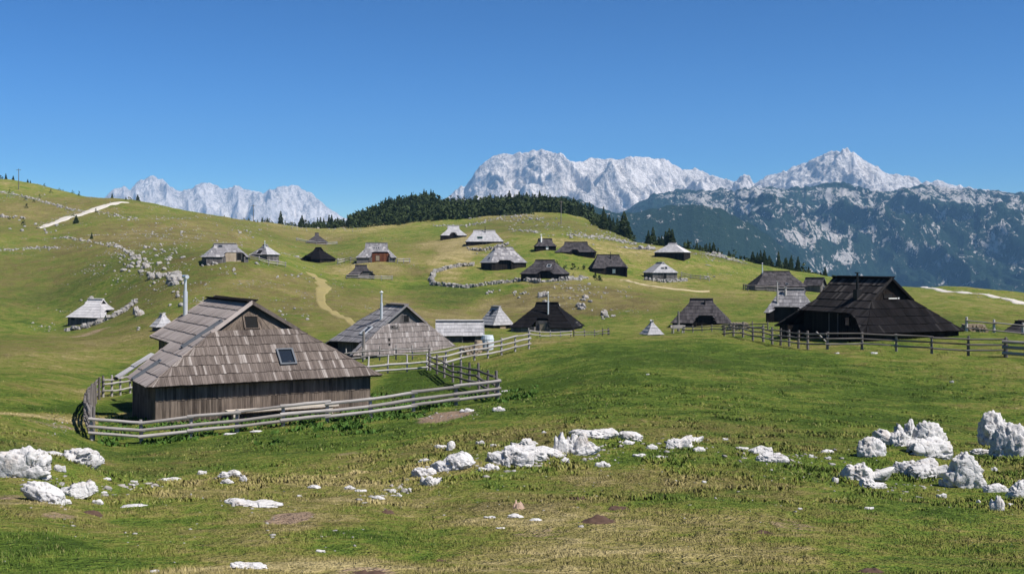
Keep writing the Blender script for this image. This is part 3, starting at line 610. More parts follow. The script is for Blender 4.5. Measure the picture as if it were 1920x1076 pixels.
# --- hut B: rose-grey hut behind it
zb = -(671-YH)/F*98
B = Hut('shepherd_hut', 'weathered rose grey hut with dark ridge behind the big brown hut', (-11.39, 99.046, zb), -.951, 10.923, -7.74-zb, -3.606-zb, (4.0,3.589,3.729,True), (3.2,1.4,-.535,True), -5.228-zb,
        ov=.35, pw=.17, n=9, roof='roof_rose', side={'S': 'roof_grey'}, wall='wall_grey', notch={'S': [(-3.5,0),(-2.4,.2),(2.9,.24),(3.2,.30),(3.5,0)]}, rec=1.6, wpw=.2, deep=1.0)
B.window('E', .15, B.zG+.42, .62, .7, 'gable', fm='wall_grey', gm='black', name='hatch', raised=.05)
B.window('E', -1.15, B.zG-.25, .8, .36, fm='wall_grey', gm='black', name='hatch', raised=.05)
B.window('E', -1.8, B.zE+1.0, .22, .62, fm='wall_grey', gm='black', name='hatch', raised=.03)
B.window('S', 1.9, B.zE+1.9, .9, 1.1, fm='steel'); B.chimney('S', 2.2, .70, 2.3, .10, cap='cone')

# --- hut C: black hut on the right
zb = -(633-YH)/F*78
C = Hut('shepherd_hut', 'large black shingled hut with a wide dark alcove behind the right fence', (26.124, 81.0, zb), -1.191, 8.70, -4.735-zb, -1.021-zb, (5.2,2.81,2.727,True), (5.3,3.3,3.611,True), -2.606-zb,
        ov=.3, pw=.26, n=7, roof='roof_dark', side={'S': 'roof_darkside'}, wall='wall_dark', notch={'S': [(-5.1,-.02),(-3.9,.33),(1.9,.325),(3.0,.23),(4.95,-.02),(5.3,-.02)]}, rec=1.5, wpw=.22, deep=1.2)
C.chimney('S', 1.05, .62, 1.8, .085, 'iron', cap='flat', flash=True)
C.window('E', -.15, C.zG+.33, .9, .4, 'gable', fm='wall_dark', gm='black', name='hatch', raised=.05)
m = MB(); m.box((3.02, -.15, C.zG+.16), (.05, .75, .07)); m.box((3.03, .35, C.zG+.17), (.05, .1, .1)); m.build('pale_board', M['white'], C.o)
C.door('S', -.4, .9, 1.6, 'wall_dark'); C.window('S', 1.1, 1.1, .7, .7, 'wall', fm='wall_dark')

# --- the huts of the settlement
def hut(label, px, pyb, D, yaw, Lpx, ratio, Hpx, ridge=.45, gab=.8, eave=.18, E=None, Wd=None, name='shepherd_hut', pw=None, **kw):
    y = R(yaw); L = Lpx*D/F/(abs(math.cos(y))+ratio*abs(math.sin(y))); W = L*ratio; zR = Hpx*D/F; zE = zR*eave; zG = zE+(zR-zE)*gab
    p = at(px, D); p.z = min(p.z+.12, -(pyb-YH)/F*D) if abs(-(pyb-YH)/F*D-p.z) < .8 else p.z
    xr = L*ridge/2; xg = xr*1.04; hipE = E if E is not None else True; hipW = Wd if Wd is not None else True
    e = (L/2, xg, xr, True) if hipE else (L/2, L/2, L/2, False); w = (L/2, xg, xr, True) if hipW else (L/2, L/2, L/2, False)
    nt = kw.pop('notch', None)
    if nt: nt = {f: [(u*(L/2 if f in 'SN' else W/2), fr) for u, fr in v] for f, v in nt.items()}
    n = max(4, int((zR-zE)/.42)); h = Hut(name, label, p, y, W, zE, zR, e, w, zG, pw=pw or (.32 if D < 170 else .5), n=n, ov=.25, wpw=.35, notch=nt, rec=.9, deep=1.5, **kw)
    h.L = L; return h
NB = lambda a, b, f=.3: [(-1, -.02), (a-.12, -.02), (a, f), (b, f), (b+.12, -.02), (1, -.02)]
h = hut('white roofed hut standing alone low on the left pasture', 180, 603, 190, -24, 104, .75, 38, .42, .72, .13, roof='roof_pale', wall='wall_grey', notch={'E': NB(-.3, .75, .4)}, side={'E': 'roof_light'})
h.o.location.z -= .55; h.door('S', -h.L*.31, .8, 1.6); h.window('E', .6, 1.0, .5, .5, 'wall')
m = MB(); m.box((h.L*.5, h.W*.62, .9), (1.8, 1.4, .9), Matrix.Rotation(.4, 3, 'Y')); m.build('lean_to', M['wall_dark'], h.o)
h = hut('tiny pale shed peeping over the left eave of the big brown hut', 305, 613, 125, -52, 52, .95, 27, .3, .8, .12, cat='shed', name='shed', roof='roof_pale', wall='wall_grey', side={'E': 'roof_light'})
h.door('E', h.W*.25, .7, .9)
h = hut('grey hut with pale left roof end and open tan porch, upper left slope', 422, 487, 212, 24, 98, .72, 30, .5, .78, .17, roof='roof_grey', side={'W': 'roof_pale'}, wall='wall_grey', rwall='wall_tan', notch={'S': NB(-.05, .72, .36)})
h.door('S', h.L*.28, .8, 1.3); h.window('S', -h.L*.12, h.zR*.83, .8, .6)
h = hut('small grey pyramid roofed hut beside the hut with the tan porch', 497, 484, 219, -30, 56, .85, 25, .18, .8, .25, roof='roof_grey', side={'E': 'roof_light'}, wall='wall_grey')
h.chimney('S', h.L*.1, .7, 1.2, .09)
h.window('S', 0, h.zE+.5, .9, .8, gm='black', fm='wall_dark')
h = hut('small dark steep hut farthest back on the middle slope', 594, 459, 385, 12, 48, .9, 22, .16, .7, .2, roof='roof_mid', wall='wall_red')
h = hut('small jet black hut at the head of the footpath', 597, 500, 285, -35, 68, .85, 27, .25, .72, .2, roof='roof_black', wall='wall_dark', notch={'S': NB(-.8, -.1, .25)})
h = hut('grey hut with a reddish brown boarded porch on the middle slope', 706, 489, 264, 4, 78, .75, 33, .54, .6, .17, roof='roof_grey', wall='wall_grey', rwall='wall_red', side={'W': 'roof_light', 'E': 'roof_light'}, notch={'S': NB(-.18, .62, .4)})
for i in range(3): h.window('S', (i-1)*.5, h.zR*.72, .3, .3)
h.door('S', .4, .8, 1.2, 'wall_tan')
h = hut('low dark grey hut with a dark porch, below the reddish porch hut', 677, 530, 238, 8, 58, .8, 23, .4, .7, .18, roof='roof_mid', wall='wall_grey', notch={'S': NB(0, .8, .4)})
h = hut('small pinkish grey hut topmost on the slope under the wooded hill', 850, 446, 356, 6, 54, .8, 23, .42, .62, .17, roof='roof_light', wall='wall_dark', notch={'S': NB(-.2, .15, .3)})
h = hut('pale blue grey hut with a green shutter in its roof', 908, 459, 315, 3, 74, .7, 27, .56, .8, .2, roof='roof_light', wall='wall_dark')
h.window('S', -h.L*.12, h.zE+1.1, 1.5, .9, fm='green', gm='glass'); h.chimney('S', h.L*.02, .8, 1.6, .1, 'iron'); h.door('S', 0, .9, 1.1)
h = hut('tall grey hut with pale left end beside the dry stone ring wall', 944, 509, 257, 24, 90, .75, 38, .5, .82, .24, roof='roof_grey', side={'W': 'roof_pale'}, wall='wall_dark', notch={'S': NB(-.55, .1, .16)})
h.window('W', h.W*.1, h.zE+1.0, .8, .5)
h = hut('brownish grey hut overlapping the corner of the tall grey hut', 1022, 519, 225, -18, 96, .72, 32, .45, .78, .2, roof='roof_mid', wall='wall_dark', notch={'S': NB(-.05, .45, .22)})
h.window('S', h.L*.14, h.zR*.66, .9, .8, fm='steel')
h = hut('small dark hut with a white chimney left of the long dark hut', 1022, 477, 288, 6, 44, .75, 20, .62, .5, .3, roof='roof_mid', wall='wall_dark', Wd=True)
h.chimney('S', -h.L*.2, .6, 1.8, .2, 'white'); h.door('S', .3, .6, .9, 'white')
h = hut('long dark hut on the upper middle slope', 1080, 479, 284, -8, 82, .6, 25, .55, .7, .24, roof='roof_mid', wall='wall_dark', side={'E': 'roof_dark'}, notch={'S': NB(-.15, .1, .25)})
h = hut('dark brown hut with a white object in its porch, right of the long dark hut', 1140, 509, 262, 5, 72, .75, 34, .62, .8, .26, roof='roof_mid', wall='wall_dark', notch={'S': NB(-.2, .85, .12)})
h.door('S', h.L*.12, .7, .9, 'white'); h.chimney('S', h.L*.05, .7, 1.5, .09, 'iron')
h = hut('pale hut with a shadowed front at the right edge of the spruces', 1261, 481, 292, -25, 74, .8, 25, .25, .8, .3, roof='roof_light', side={'E': 'roof_pale'}, wall='wall_dark')
h = hut('white gable ended hut with a dark doorway above the thin trail', 1238, 519, 262, -78, 62, .95, 29, .6, .82, .34, roof='roof_light', wall='wall_grey', E=True)
h.door('E', 0, .7, 1.2); h.window('E', -.45, h.zR*.62, .8, .45); h.window('E', .45, h.zR*.64, .6, .6)
h = hut('long charcoal hut on the right crest, behind the big black hut', 1455, 544, 226, 4, 102, .7, 37, .52, .82, .24, roof='roof_mid', wall='wall_grey')
h.chimney('W', .3, .8, 2.2, .1); h.window('S', h.L*.12, h.zE+.5, .6, .5); h.window('S', -h.L*.05, h.zE+.45, .5, .4)
h = hut('small dark shed with a grey plank gable beside the charcoal hut', 1528, 550, 231, -38, 46, .8, 29, 1, .7, .5, cat='shed', name='shed', roof='roof_mid', wall='wall_grey', E=False, Wd=False)
h.window('E', .2, 1.2, .5, .5, 'wall', gm='black')
h = hut('silver grey shingled hut half hidden behind the big black hut', 1483, 604, 140, -15, 112, .75, 62, .5, .75, .3, roof='roof_grey', wall='wall_dark', side={'W': 'roof_light'}, notch={'S': NB(-.6, .3, .25)})
h.chimney('S', -h.L*.25, .4, 2.8, .08, 'rail_pale', cap='flat'); h.chimney('S', -h.L*.1, .75, 1.0, .13, 'rail_pale', cap='flat')
h = hut('dark hut with a square black porch beside the pale cone shelter', 1315, 611, 150, -12, 124, .75, 50, .38, .85, .14, roof='roof_mid', wall='wall_dark', notch={'S': NB(-.12, .42, .32)})
h.chimney('S', h.L*.06, .78, .6, .1, 'iron', cap='flat')
h = hut('little pale cone shaped shelter on the edge of the meadow', 1222, 627, 114, 20, 44, 1, 26, .06, .9, .06, cat='shelter', name='hay_shelter', roof='roof_light', wall='wall_grey')
h = hut('pitch black hut with a thin steel flue, right of the small pale hut', 1026, 621, 152, -16, 144, .8, 53, .34, .84, .17, roof='roof_black', wall='wall_grey', notch={'S': NB(-.2, .15, .38)})
h.chimney('S', h.L*.06, .55, 2.9, .09); h.door('S', h.L*.0, .8, 1.2, 'wall_tan'); h.window('E', h.W*.1, h.zE+.3, 1.2, .7, gm='black', fm='wall_grey')
h = hut('small pale grey hut with steep roof, left of the pitch black hut', 930, 621, 157, -56, 68, .92, 46, .5, .88, .28, roof='roof_light', wall='wall_dark')
h.window('S', 0, h.zR*.78, .6, .7, fm='iron'); h.door('E', 0, .9, 1.0, 'wall_tan')
h = hut('grey shed with sagging plank roof to the right of the rose grey hut', 862, 640, 111, 4, 92, .55, 40, 1, .7, .34, cat='shed', name='shed', roof='roof_light', wall='wall_grey', E=False, Wd=False)
h.door('S', .9, 1.2, 1.1, 'black')
h = hut('dark hut cut by the right edge, behind the posts', 1918, 637, 98, -62, 84, .9, 34, .4, .85, .2, roof='roof_mid', wall='wall_dark')

# ------------------------------------------------------------------ fences
def fence(label, pts, rails, n_posts, m='rail', post_h=1.1, pr=.075, rr=.06, far=None, dirs=None, pts3=None, post_m=None):
    P = pts3 or [Vector(((p-CX)/F*d, d, 0)) for p, d in pts]
    for p in P: p.z = H(p.x, p.y)
    Ls = [(P[i+1]-P[i]).length for i in range(len(P)-1)]; tot = sum(Ls)
    def along(s):
        for i, l in enumerate(Ls):
            if s <= l+1e-6 or i == len(Ls)-1: q = P[i].lerp(P[i+1], min(1, s/l)); break
            s -= l
        return Vector((q.x, q.y, H(q.x, q.y)))
    root = tag(empty('rail_fence', P[0]), label, 'fence'); o = P[0]
    Q = [along(tot*i/(n_posts-1)) for i in range(n_posts)]
    for i, q in enumerate(Q):
        b = MB(); hgt = post_h*random.uniform(.92, 1.08); d = Vector((random.uniform(-.05, .05), random.uniform(-.05, .05), 0))
        b.tube(q-o-Vector((0, 0, .4)), q-o+d+Vector((0, 0, hgt)), pr*1.1, pr*.85, 8, seg=2, wob=.01); b.build('post', M[post_m or m], root)
    for z in rails:
        for i in range(len(Q)-1):
            a, b_ = Q[i], Q[i+1]; s = (b_-a).normalized(); side = Vector((s.y, -s.x, 0))*(pr+rr*.8); 
            if side.y > 0: side = -side
            b = MB(); j = random.uniform(-.04, .04)
            b.tube(a-o+side-s*.12+Vector((0, 0, z+j)), b_-o+side+s*.12+Vector((0, 0, z+j*.5+random.uniform(-.03, .03))), rr*random.uniform(.85, 1.15), rr*random.uniform(.8, 1.05), 8, seg=4, wob=.008)
            b.build('rail', M[m], root)
    return root
fence('three rail log fence along the front of the big brown hut', [(172,41.2),(350,42.3),(585,44),(780,45.2),(933,46)], (.26,.50,.80), 10, 'rail', .84, .075, .068)
fence('curving grey fence closing the left side of the brown hut yard', [(174,41.5),(164,46),(165,52),(180,59),(192,62)], (.3,.55,.85,1.05), 15, 'rail_dark', 1.2, .07, .055)
fence('short pale fence behind the left corner of the brown hut', [(193,62),(225,64),(262,66)], (.35,.75,1.0), 5, 'rail', 1.15, .07, .055)
fence('dark weathered fence running back along the right side of the yard', [(931,46.3),(900,52),(850,61),(806,70)], (.35,.65,.95), 9, 'rail_dark', 1.2, .07, .055)
fence('pale two rail fence between the brown hut and the rose grey hut', [(690,71),(800,70.5)], (.18,.52), 4, 'rail_pale', 1.15, .06, .07)
fence('two rail fence standing in front of the rose grey hut', [(650,85),(720,84.5),(805,84)], (.4,.8), 6, 'rail', 1.1, .06, .06)
fence('bright two rail fence round the cluttered yard right of the rose grey hut', [(806,71),(860,72.5),(930,75),(991,77)], (.35,.72,1.05), 8, 'rail', 1.15, .07, .065)
fence('dark low fence running right from the pale rail corner', [(991,90),(1040,100),(1070,106)], (.3,.6), 5, 'rail', .75, .05, .05)
fence('black picket fence beside the pitch black hut', [(1076,112),(1110,116),(1141,121),(1140,132)], (.3,.6), 9, 'rail_dark', .9, .06, .045)
fence('long three rail fence across the meadow before the big black hut', [(1358,89),(1440,80),(1525,69.5),(1548,69),(1655,68),(1770,66.2),(1886,65)], (.35,.7,1.0), 16, 'rail_dark', 1.15, .085, .055)
fence('thick railed fence corner at the right edge of the photo', [(1886,64.6),(1960,63)], (.25,.6,.95), 2, 'rail', 1.15, .12, .09, post_m='rail_dark')
fence('fence with two tall pale posts behind the black hut corner', [(1812,84),(1833,84),(1902,84),(1975,83)], (.3,.85), 4, 'rail_dark', 1.1, .11, .05, post_m='rail_pale')
fence('low grey fence in front of the dark porch hut', [(1283,118),(1350,110),(1440,104)], (.35,.65), 8, 'rail_dark', .9, .06, .05)
fence('pale fence round the farthest small hut', [(556,378),(594,377),(632,380)], (.5,1.0), 5, 'rail', 1.2, .1, .12)
fence('pale fence left of the reddish porch hut', [(633,262),(650,268),(670,262)], (.5,1.0), 4, 'rail', 1.2, .1, .1)
fence('pale fence right of the reddish porch hut', [(745,260),(768,262)], (.5,1.0), 3, 'rail', 1.2, .1, .1)
fence('grey fence below the low dark grey hut', [(650,234),(690,234),(735,237)], (.4,.8), 5, 'rail', 1.0, .08, .09)
fence('grey fence at the end of the charcoal hut', [(1394,224),(1404,218),(1460,219)], (.4,.8,1.1), 6, 'rail_dark', 1.2, .1, .08)
fence('broken grey fence right of the white gable ended hut', [(1278,268),(1310,262),(1330,258)], (.4,.9), 4, 'rail', 1.1, .1, .1)
fence('grey fence below the pyramid roofed hut', [(468,214),(500,213),(535,217)], (.4,.8), 5, 'rail', 1.1, .09, .08)

# ------------------------------------------------------------------ dry stone walls
def stone_wall(label, pts, hgt, thick):
    P = [Vector(((p-CX)/F*d, d, 0)) for p, d in pts]; m = MB(); o = Vector((P[0].x, P[0].y, H(P[0].x, P[0].y)))
    for i in range(len(P)-1):
        L_ = (P[i+1]-P[i]).length; n = int(L_/.42)+1
        for k_ in range(n):
            for lv in range(max(2, int(hgt/.38))):
                q = P[i].lerp(P[i+1], (k_+random.uniform(.2, .8))/n); q = q+Vector((random.uniform(-.5, .5)*thick, random.uniform(-.5, .5)*thick, 0))
                q.z = H(q.x, q.y)+.15+lv*.36+random.uniform(-.1, .1)
                if lv*.36 > hgt*random.uniform(.6, 1.1): continue
                r = random.uniform(.2, .38); Mx = Matrix.Rotation(random.uniform(0, 6), 3, 'Z') @ Matrix.Rotation(random.uniform(-.5, .5), 3, 'X')
                pts_ = [q-o+Mx @ Vector((a*r*random.uniform(.7, 1.2), b*r*random.uniform(.6, 1), c*r*random.uniform(.5, .8))) for a in (-1, 1) for b in (-1, 1) for c in (-1, 1)]
                for f in ((0,1,3,2),(4,6,7,5),(0,4,5,1),(2,3,7,6),(0,2,6,4),(1,5,7,3)): m.face([pts_[v] for v in f])
    ob = m.build('dry_stone_wall', M['rock_far']); ob.location = o; tag(ob, label, 'stone wall')
stone_wall('ring shaped dry stone wall left of the tall grey hut', [(890,262),(850,258),(815,250),(808,240),(815,230),(850,226),(925,226),(975,228)], .6, .6)
stone_wall('dry stone wall along the front of the white roofed hut', [(122,178),(165,177),(210,178),(255,186)], .6, .7)
stone_wall('tumbled dry stone wall below the green shuttered hut', [(880,300),(905,297),(930,300),(948,306)], .6, 1.6)
stone_wall('low stone wall in front of the white gable ended hut', [(1205,255),(1240,250),(1290,258)], .5, .7)
stone_wall('stone footing along the yard of the brownish grey hut', [(975,226),(1010,214),(1060,214),(1100,226)], .4, .6)

# ------------------------------------------------------------------ limestone rocks
import bmesh
def rock_mesh(seed, sub, flat=.6, pit=.0, lobes=None):
    """one block of limestone: a few fused, pitted lobes of different size"""
    bm = bmesh.new(); bmesh.ops.create_icosphere(bm, subdivisions=sub, radius=1)
    V = np.array([v.co[:] for v in bm.verts]); Fc = [[v.index for v in f.verts] for f in bm.faces]; bm.free()
    s = seed*13.7; rng = np.random.default_rng(seed); nl = lobes or int(rng.integers(4, 7))
    C = rng.normal(size=(nl, 3))*np.array([.62, .32, .20]); C[:, 2] = np.abs(C[:, 2])-.1; C[0] = 0; Rl = rng.uniform(.42, .72, nl); Rl[0] = .75
    # star-shaped union of the lobes, smoothly blended
    b = V@C.T; disc = Rl[None]**2-((C**2).sum(1)[None]-b**2); t = np.where(disc > 0, b+np.sqrt(np.maximum(disc, 0)), .25)
    k = 9.0; d = np.log(np.exp(k*t).sum(1))/k
    P = V*d[:, None]; n3 = lambda f, o: noise3(P[:, 0]*f+s, P[:, 1]*f, P[:, 2]*f, seed+o)
    m = 1+.13*n3(1.7, 1)+.13*(1-2*np.abs(n3(2.7, 2)))*.75+.085*(1-2*np.abs(n3(5.3, 3)))+.05*n3(10, 4)+.032*n3(21, 5)
    m -= pit*np.clip(n3(4.5, 7)-.32, 0, 1)*1.1+pit*.6*np.clip(n3(11, 8)-.35, 0, 1)
    m -= .15*np.exp(-np.abs(n3(1.9, 9))/.05)+.09*np.exp(-np.abs(n3(4.1, 11))/.05)
    P = P*m[:, None]
    for _ in range(6):
        n = rng.normal(size=3); n[2] *= .55; n /= np.linalg.norm(n); c = rng.uniform(.55, .95)*max((P@n).max(), .3); e = P@n-c; P = P-np.where(e > 0, e*.82, 0)[:, None]*n
    P[:, 2] = np.where(P[:, 2] > 0, P[:, 2], P[:, 2]*.6)
    mn, mx = P.min(0), P.max(0); P[:, 0] = (P[:, 0]-(mn[0]+mx[0])/2)/(mx[0]-mn[0]); P[:, 1] = (P[:, 1]-(mn[1]+mx[1])/2)/(mx[1]-mn[1]); P[:, 2] = P[:, 2]/(mx[2]-mn[2]); P[:, 2] -= P[:, 2].min()+.3
    return fast_mesh('rock', P, np.array(Fc), M['rock'], False)
NR = [rock_mesh(i+1, 4, .7, .3) for i in range(10)]
BIG = 0
def rock(px, py, w, hp, label, group=None, seed=None, sub=5, tilt=0, deep=None, name='rock', mat_=None):
    global BIG
    c = ground(px, py); sx = w*c.y/F*(1.22 if w >= 30 else 1.1); sz = hp*c.y/F*(.95 if hp > w*.8 else .86); big = w >= 30
    if big: BIG += 1; me = rock_mesh(100+BIG*3 if seed is None else seed, sub, .7, .45, 2 if hp > w*.9 else None)
    else: me = NR[int(px*7+py) % len(NR)]
    if mat_: me = me.copy(); me.materials.clear(); me.materials.append(mat_)
    o = link(bpy.data.objects.new(name, me)); dp = deep or max(.55*sx, sz*.7)
    o.location = (c.x, c.y+dp*.3, H(c.x, c.y+dp*.3)-sz*.02 if hp < w*.5 else c.z); o.scale = (sx*1.08, dp, sz/.70*.92)
    o.rotation_euler = (0, tilt, random.uniform(-.25, .25)); return tag(o, label, 'rock', group)
for r_ in [
 (25,893,118,66,'big rounded white rock cut by the left edge of the photo'),(128,863,98,36,'long lumpy white rock below the fence corner at far left'),
 (72,940,66,40,'sloping white rock left of a grassy hump, lower left',.35),(132,930,74,30,'pale rock on the right flank of the lower left hump',-.3),
 (314,905,40,15,'single low white stone in open turf, between the left outcrop and the stone arch'),(430,896,36,16,'thin arched white stone capping a small turf hump'),
 (470,950,86,19,'long flat white slab lying in the foreground turf'),(465,1066,62,14,'pale flat stone near the bottom edge, left of centre'),
 (850,882,68,36,'bright wedge shaped rock at the left of the central outcrop',-.35),(795,893,38,24,'grooved rock below the wedge shaped rock',-.3),(806,911,32,25,'white knob at the lower left end of the central outcrop'),
 (955,872,76,46,'highest bright angular rock of the central outcrop'),(985,838,42,20,'curved pale rock behind the angular rock of the central outcrop'),(1003,864,38,30,'steep white rock right of the angular central rock'),
 (1035,858,62,18,'long white rock sloping down to the right in the central outcrop',.3),(913,883,38,16,'low rock at the left foot of the angular central rock'),
 (1052,852,26,46,'grey upright shadowed stone left of the bright split rock'),(1082,852,36,46,'upright bright split rock with a flat face'),(1098,854,46,28,'white slab leaning against the split rock',-.4),
 (1117,822,76,20,'long pale ledge of rock behind the split rock'),(1182,826,38,20,'pointed white stone right of the long pale ledge'),(1275,842,42,32,'ragged white rock between the central and right outcrops'),
 (1302,832,34,14,'small ledge behind the ragged white rock'),(1424,850,42,16,'left half of the low double slab in the right turf'),(1450,867,48,24,'right half of the low double slab in the right turf'),
 (1636,857,46,42,'left horn of the curved white outcrop on the right'),(1674,836,58,38,'back ridge of the curved white outcrop on the right'),(1700,826,34,46,'tall knob on top of the curved right outcrop'),
 (1748,834,52,50,'blocky right shoulder of the curved right outcrop'),(1746,856,74,44,'wide base stone under the blocky shoulder of the right outcrop'),(1629,902,76,42,'forked white rock below the curved right outcrop'),
 (1641,916,46,22,'lower prong of the forked white rock',.2),(1697,889,42,32,'round grey white boulder between forked rock and pitted rock'),(1738,897,68,44,'pitted white boulder under the curved outcrop'),
 (1813,915,64,76,'tall leaning white boulder with a narrow top, lower right',.25),(1873,836,52,74,'tall rounded boulder with a dark hollow near the right edge'),(1908,858,66,74,'shadowed dark grey boulder cut by the right edge'),
 (1843,852,32,14,'flat pale stone left of the two tall right boulders'),(1869,922,38,20,'arched white rock at the lower right edge'),(1916,936,42,42,'white boulder cut by the right edge below the others'),(1873,957,24,32,'white upright stone under the arched rock at lower right')]:
    rock(*r_[:5], tilt=r_[5] if len(r_) > 5 else 0)
for p in [(73,870,32,14),(110,885,20,15),(118,944,26,12),(183,945,20,11),(378,889,15,9),(425,907,22,12),(456,904,13,13),(588,915,24,8),(655,917,19,9),(676,922,20,6),(288,1073,16,7),(826,842,20,11),(845,844,15,20),(900,833,15,9),(928,838,15,7),(920,855,12,9),
 (798,866,25,9),(995,850,29,18),(1060,870,16,14),(948,877,16,20),(1175,833,28,9),(1222,842,21,11),(1312,846,20,11),(1200,857,25,8),(1240,860,28,8),(1130,876,27,13),(735,924,14,9),(765,922,14,9),(708,936,24,9),(748,932,10,7),(966,970,28,10),(918,971,21,5),(1005,976,22,6),(938,991,16,4),
 (875,773,24,9),(935,771,22,11),(1393,843,21,7),(1553,849,21,9),(1553,862,11,7),(1521,858,9,7),(1865,883,11,9),(1773,912,18,20),(1767,934,17,11),(1835,943,7,7),(1567,905,11,13),(1895,950,9,8),(200,900,14,6),(250,905,12,5),(248,912,9,5),(195,925,10,5),(250,950,40,5),(430,815,20,4),(1500,955,8,4),(1630,955,18,6),(1020,812,8,5),(1320,905,8,5),(1360,825,10,5),
 (480,811,24,4),(955,735,26,4),(1640,664,12,4),(1570,663,8,3),(1785,718,7,5),(1215,703,6,3),(560,931,12,5),(600,1035,16,6)]:
    rock(*p, 'small white limestone stone poking through the foreground turf', 'small white stones in the foreground turf', name='stone')
# boulders of the middle distance, outcrop by outcrop
NF = [rock_mesh(40+i, 4, .8, .7) for i in range(14)]
for me in NF: me.materials.clear(); me.materials.append(M['rock_far'])
CL = [  # column, row, spreads, how many, metres across, label
 (260,495,48,18,44,(.7,2.0),'grey limestone boulder in the jumble high on the left hillside'),(310,524,30,12,18,(.9,2.6),'grey limestone boulder in the jumble above the steel chimney'),(332,527,5,5,1,(3.6,3.8),'largest grey boulder above the steel chimney'),
 (300,470,40,12,18,(.5,1.3),'grey limestone boulder in the jumble high on the left hillside'),(345,560,25,20,9,(.5,1.5),'grey limestone boulder in the jumble above the steel chimney'),(265,588,10,8,5,(1.2,2.6),'pale crag boulder behind the tiny pale shed'),(165,565,12,6,6,(.6,1.4),'small pale boulder behind the white roofed hut'),
 (25,410,28,5,9,(1.0,2.6),'pale boulder at the left end of the hillside track'),(75,430,45,10,14,(.5,1.4),'pale boulder at the left end of the hillside track'),(60,468,60,3,14,(.4,.9),'pale boulder in the row along the left hillside'),(190,462,40,4,12,(.4,.9),'pale boulder in the row along the left hillside'),
 (310,440,40,14,14,(.5,1.3),'pale boulder scattered beyond the left outcrop'),(400,500,50,10,14,(.4,1.3),'pale boulder below the hut with the tan porch'),(1018,560,9,10,4,(1.6,2.6),'tall pale boulder behind the pitch black hut'),(1092,565,12,14,8,(1.2,2.4),'pale crag boulder right of the pitch black hut'),
 (1135,595,16,8,7,(.6,1.6),'pale boulder on the bank right of the pitch black hut'),(980,550,30,10,9,(.5,1.2),'pale boulder on the bank above the pitch black hut'),(920,548,6,6,3,(.8,1.6),'pale boulder on the bank above the pitch black hut'),(1090,545,50,10,12,(.4,1.0),'pale boulder on the bank above the pitch black hut'),
 (1210,448,12,10,10,(1.2,3.0),'white boulder in the gap between the spruces'),(960,413,60,6,16,(.7,1.8),'pale boulder on the crest under the wooded hill'),(1085,440,60,6,14,(.6,1.6),'pale boulder in the strip across the upper right slope'),(1345,478,30,6,10,(.8,1.8),'pale boulder along the right crest'),
 (600,425,60,6,14,(.6,1.6),'pale boulder on the far crest in the middle'),(440,405,40,4,8,(.6,1.4),'pale boulder on the far crest in the middle'),(480,435,60,8,10,(.5,1.2),'pale boulder scattered beyond the hut with the tan porch'),(560,520,60,14,10,(.4,.9),'pale boulder beside the winding footpath'),(520,590,60,20,9,(.3,.8),'pale boulder beside the winding footpath')]
for px, py, sx, sy, n, (s0, s1), lab in CL:
    for i in range(n):
        c = ground(px+random.gauss(0, .6)*sx, py+random.gauss(0, .6)*sy); s = random.uniform(s0, s1)*(1 if n == 1 else random.choice((.6, .8, 1)))
        o = link(bpy.data.objects.new('boulder', random.choice(NF))); o.location = (c.x, c.y, c.z+.02); s *= .85; o.scale = (s*1.15, s*random.uniform(.6, 1), s*random.uniform(.55, .95)); o.rotation_euler = (random.uniform(-.2, .2), random.uniform(-.3, .3), random.uniform(0, 6.3))
        tag(o, lab, 'boulder', lab.replace('boulder', 'boulders') if n > 1 else None)
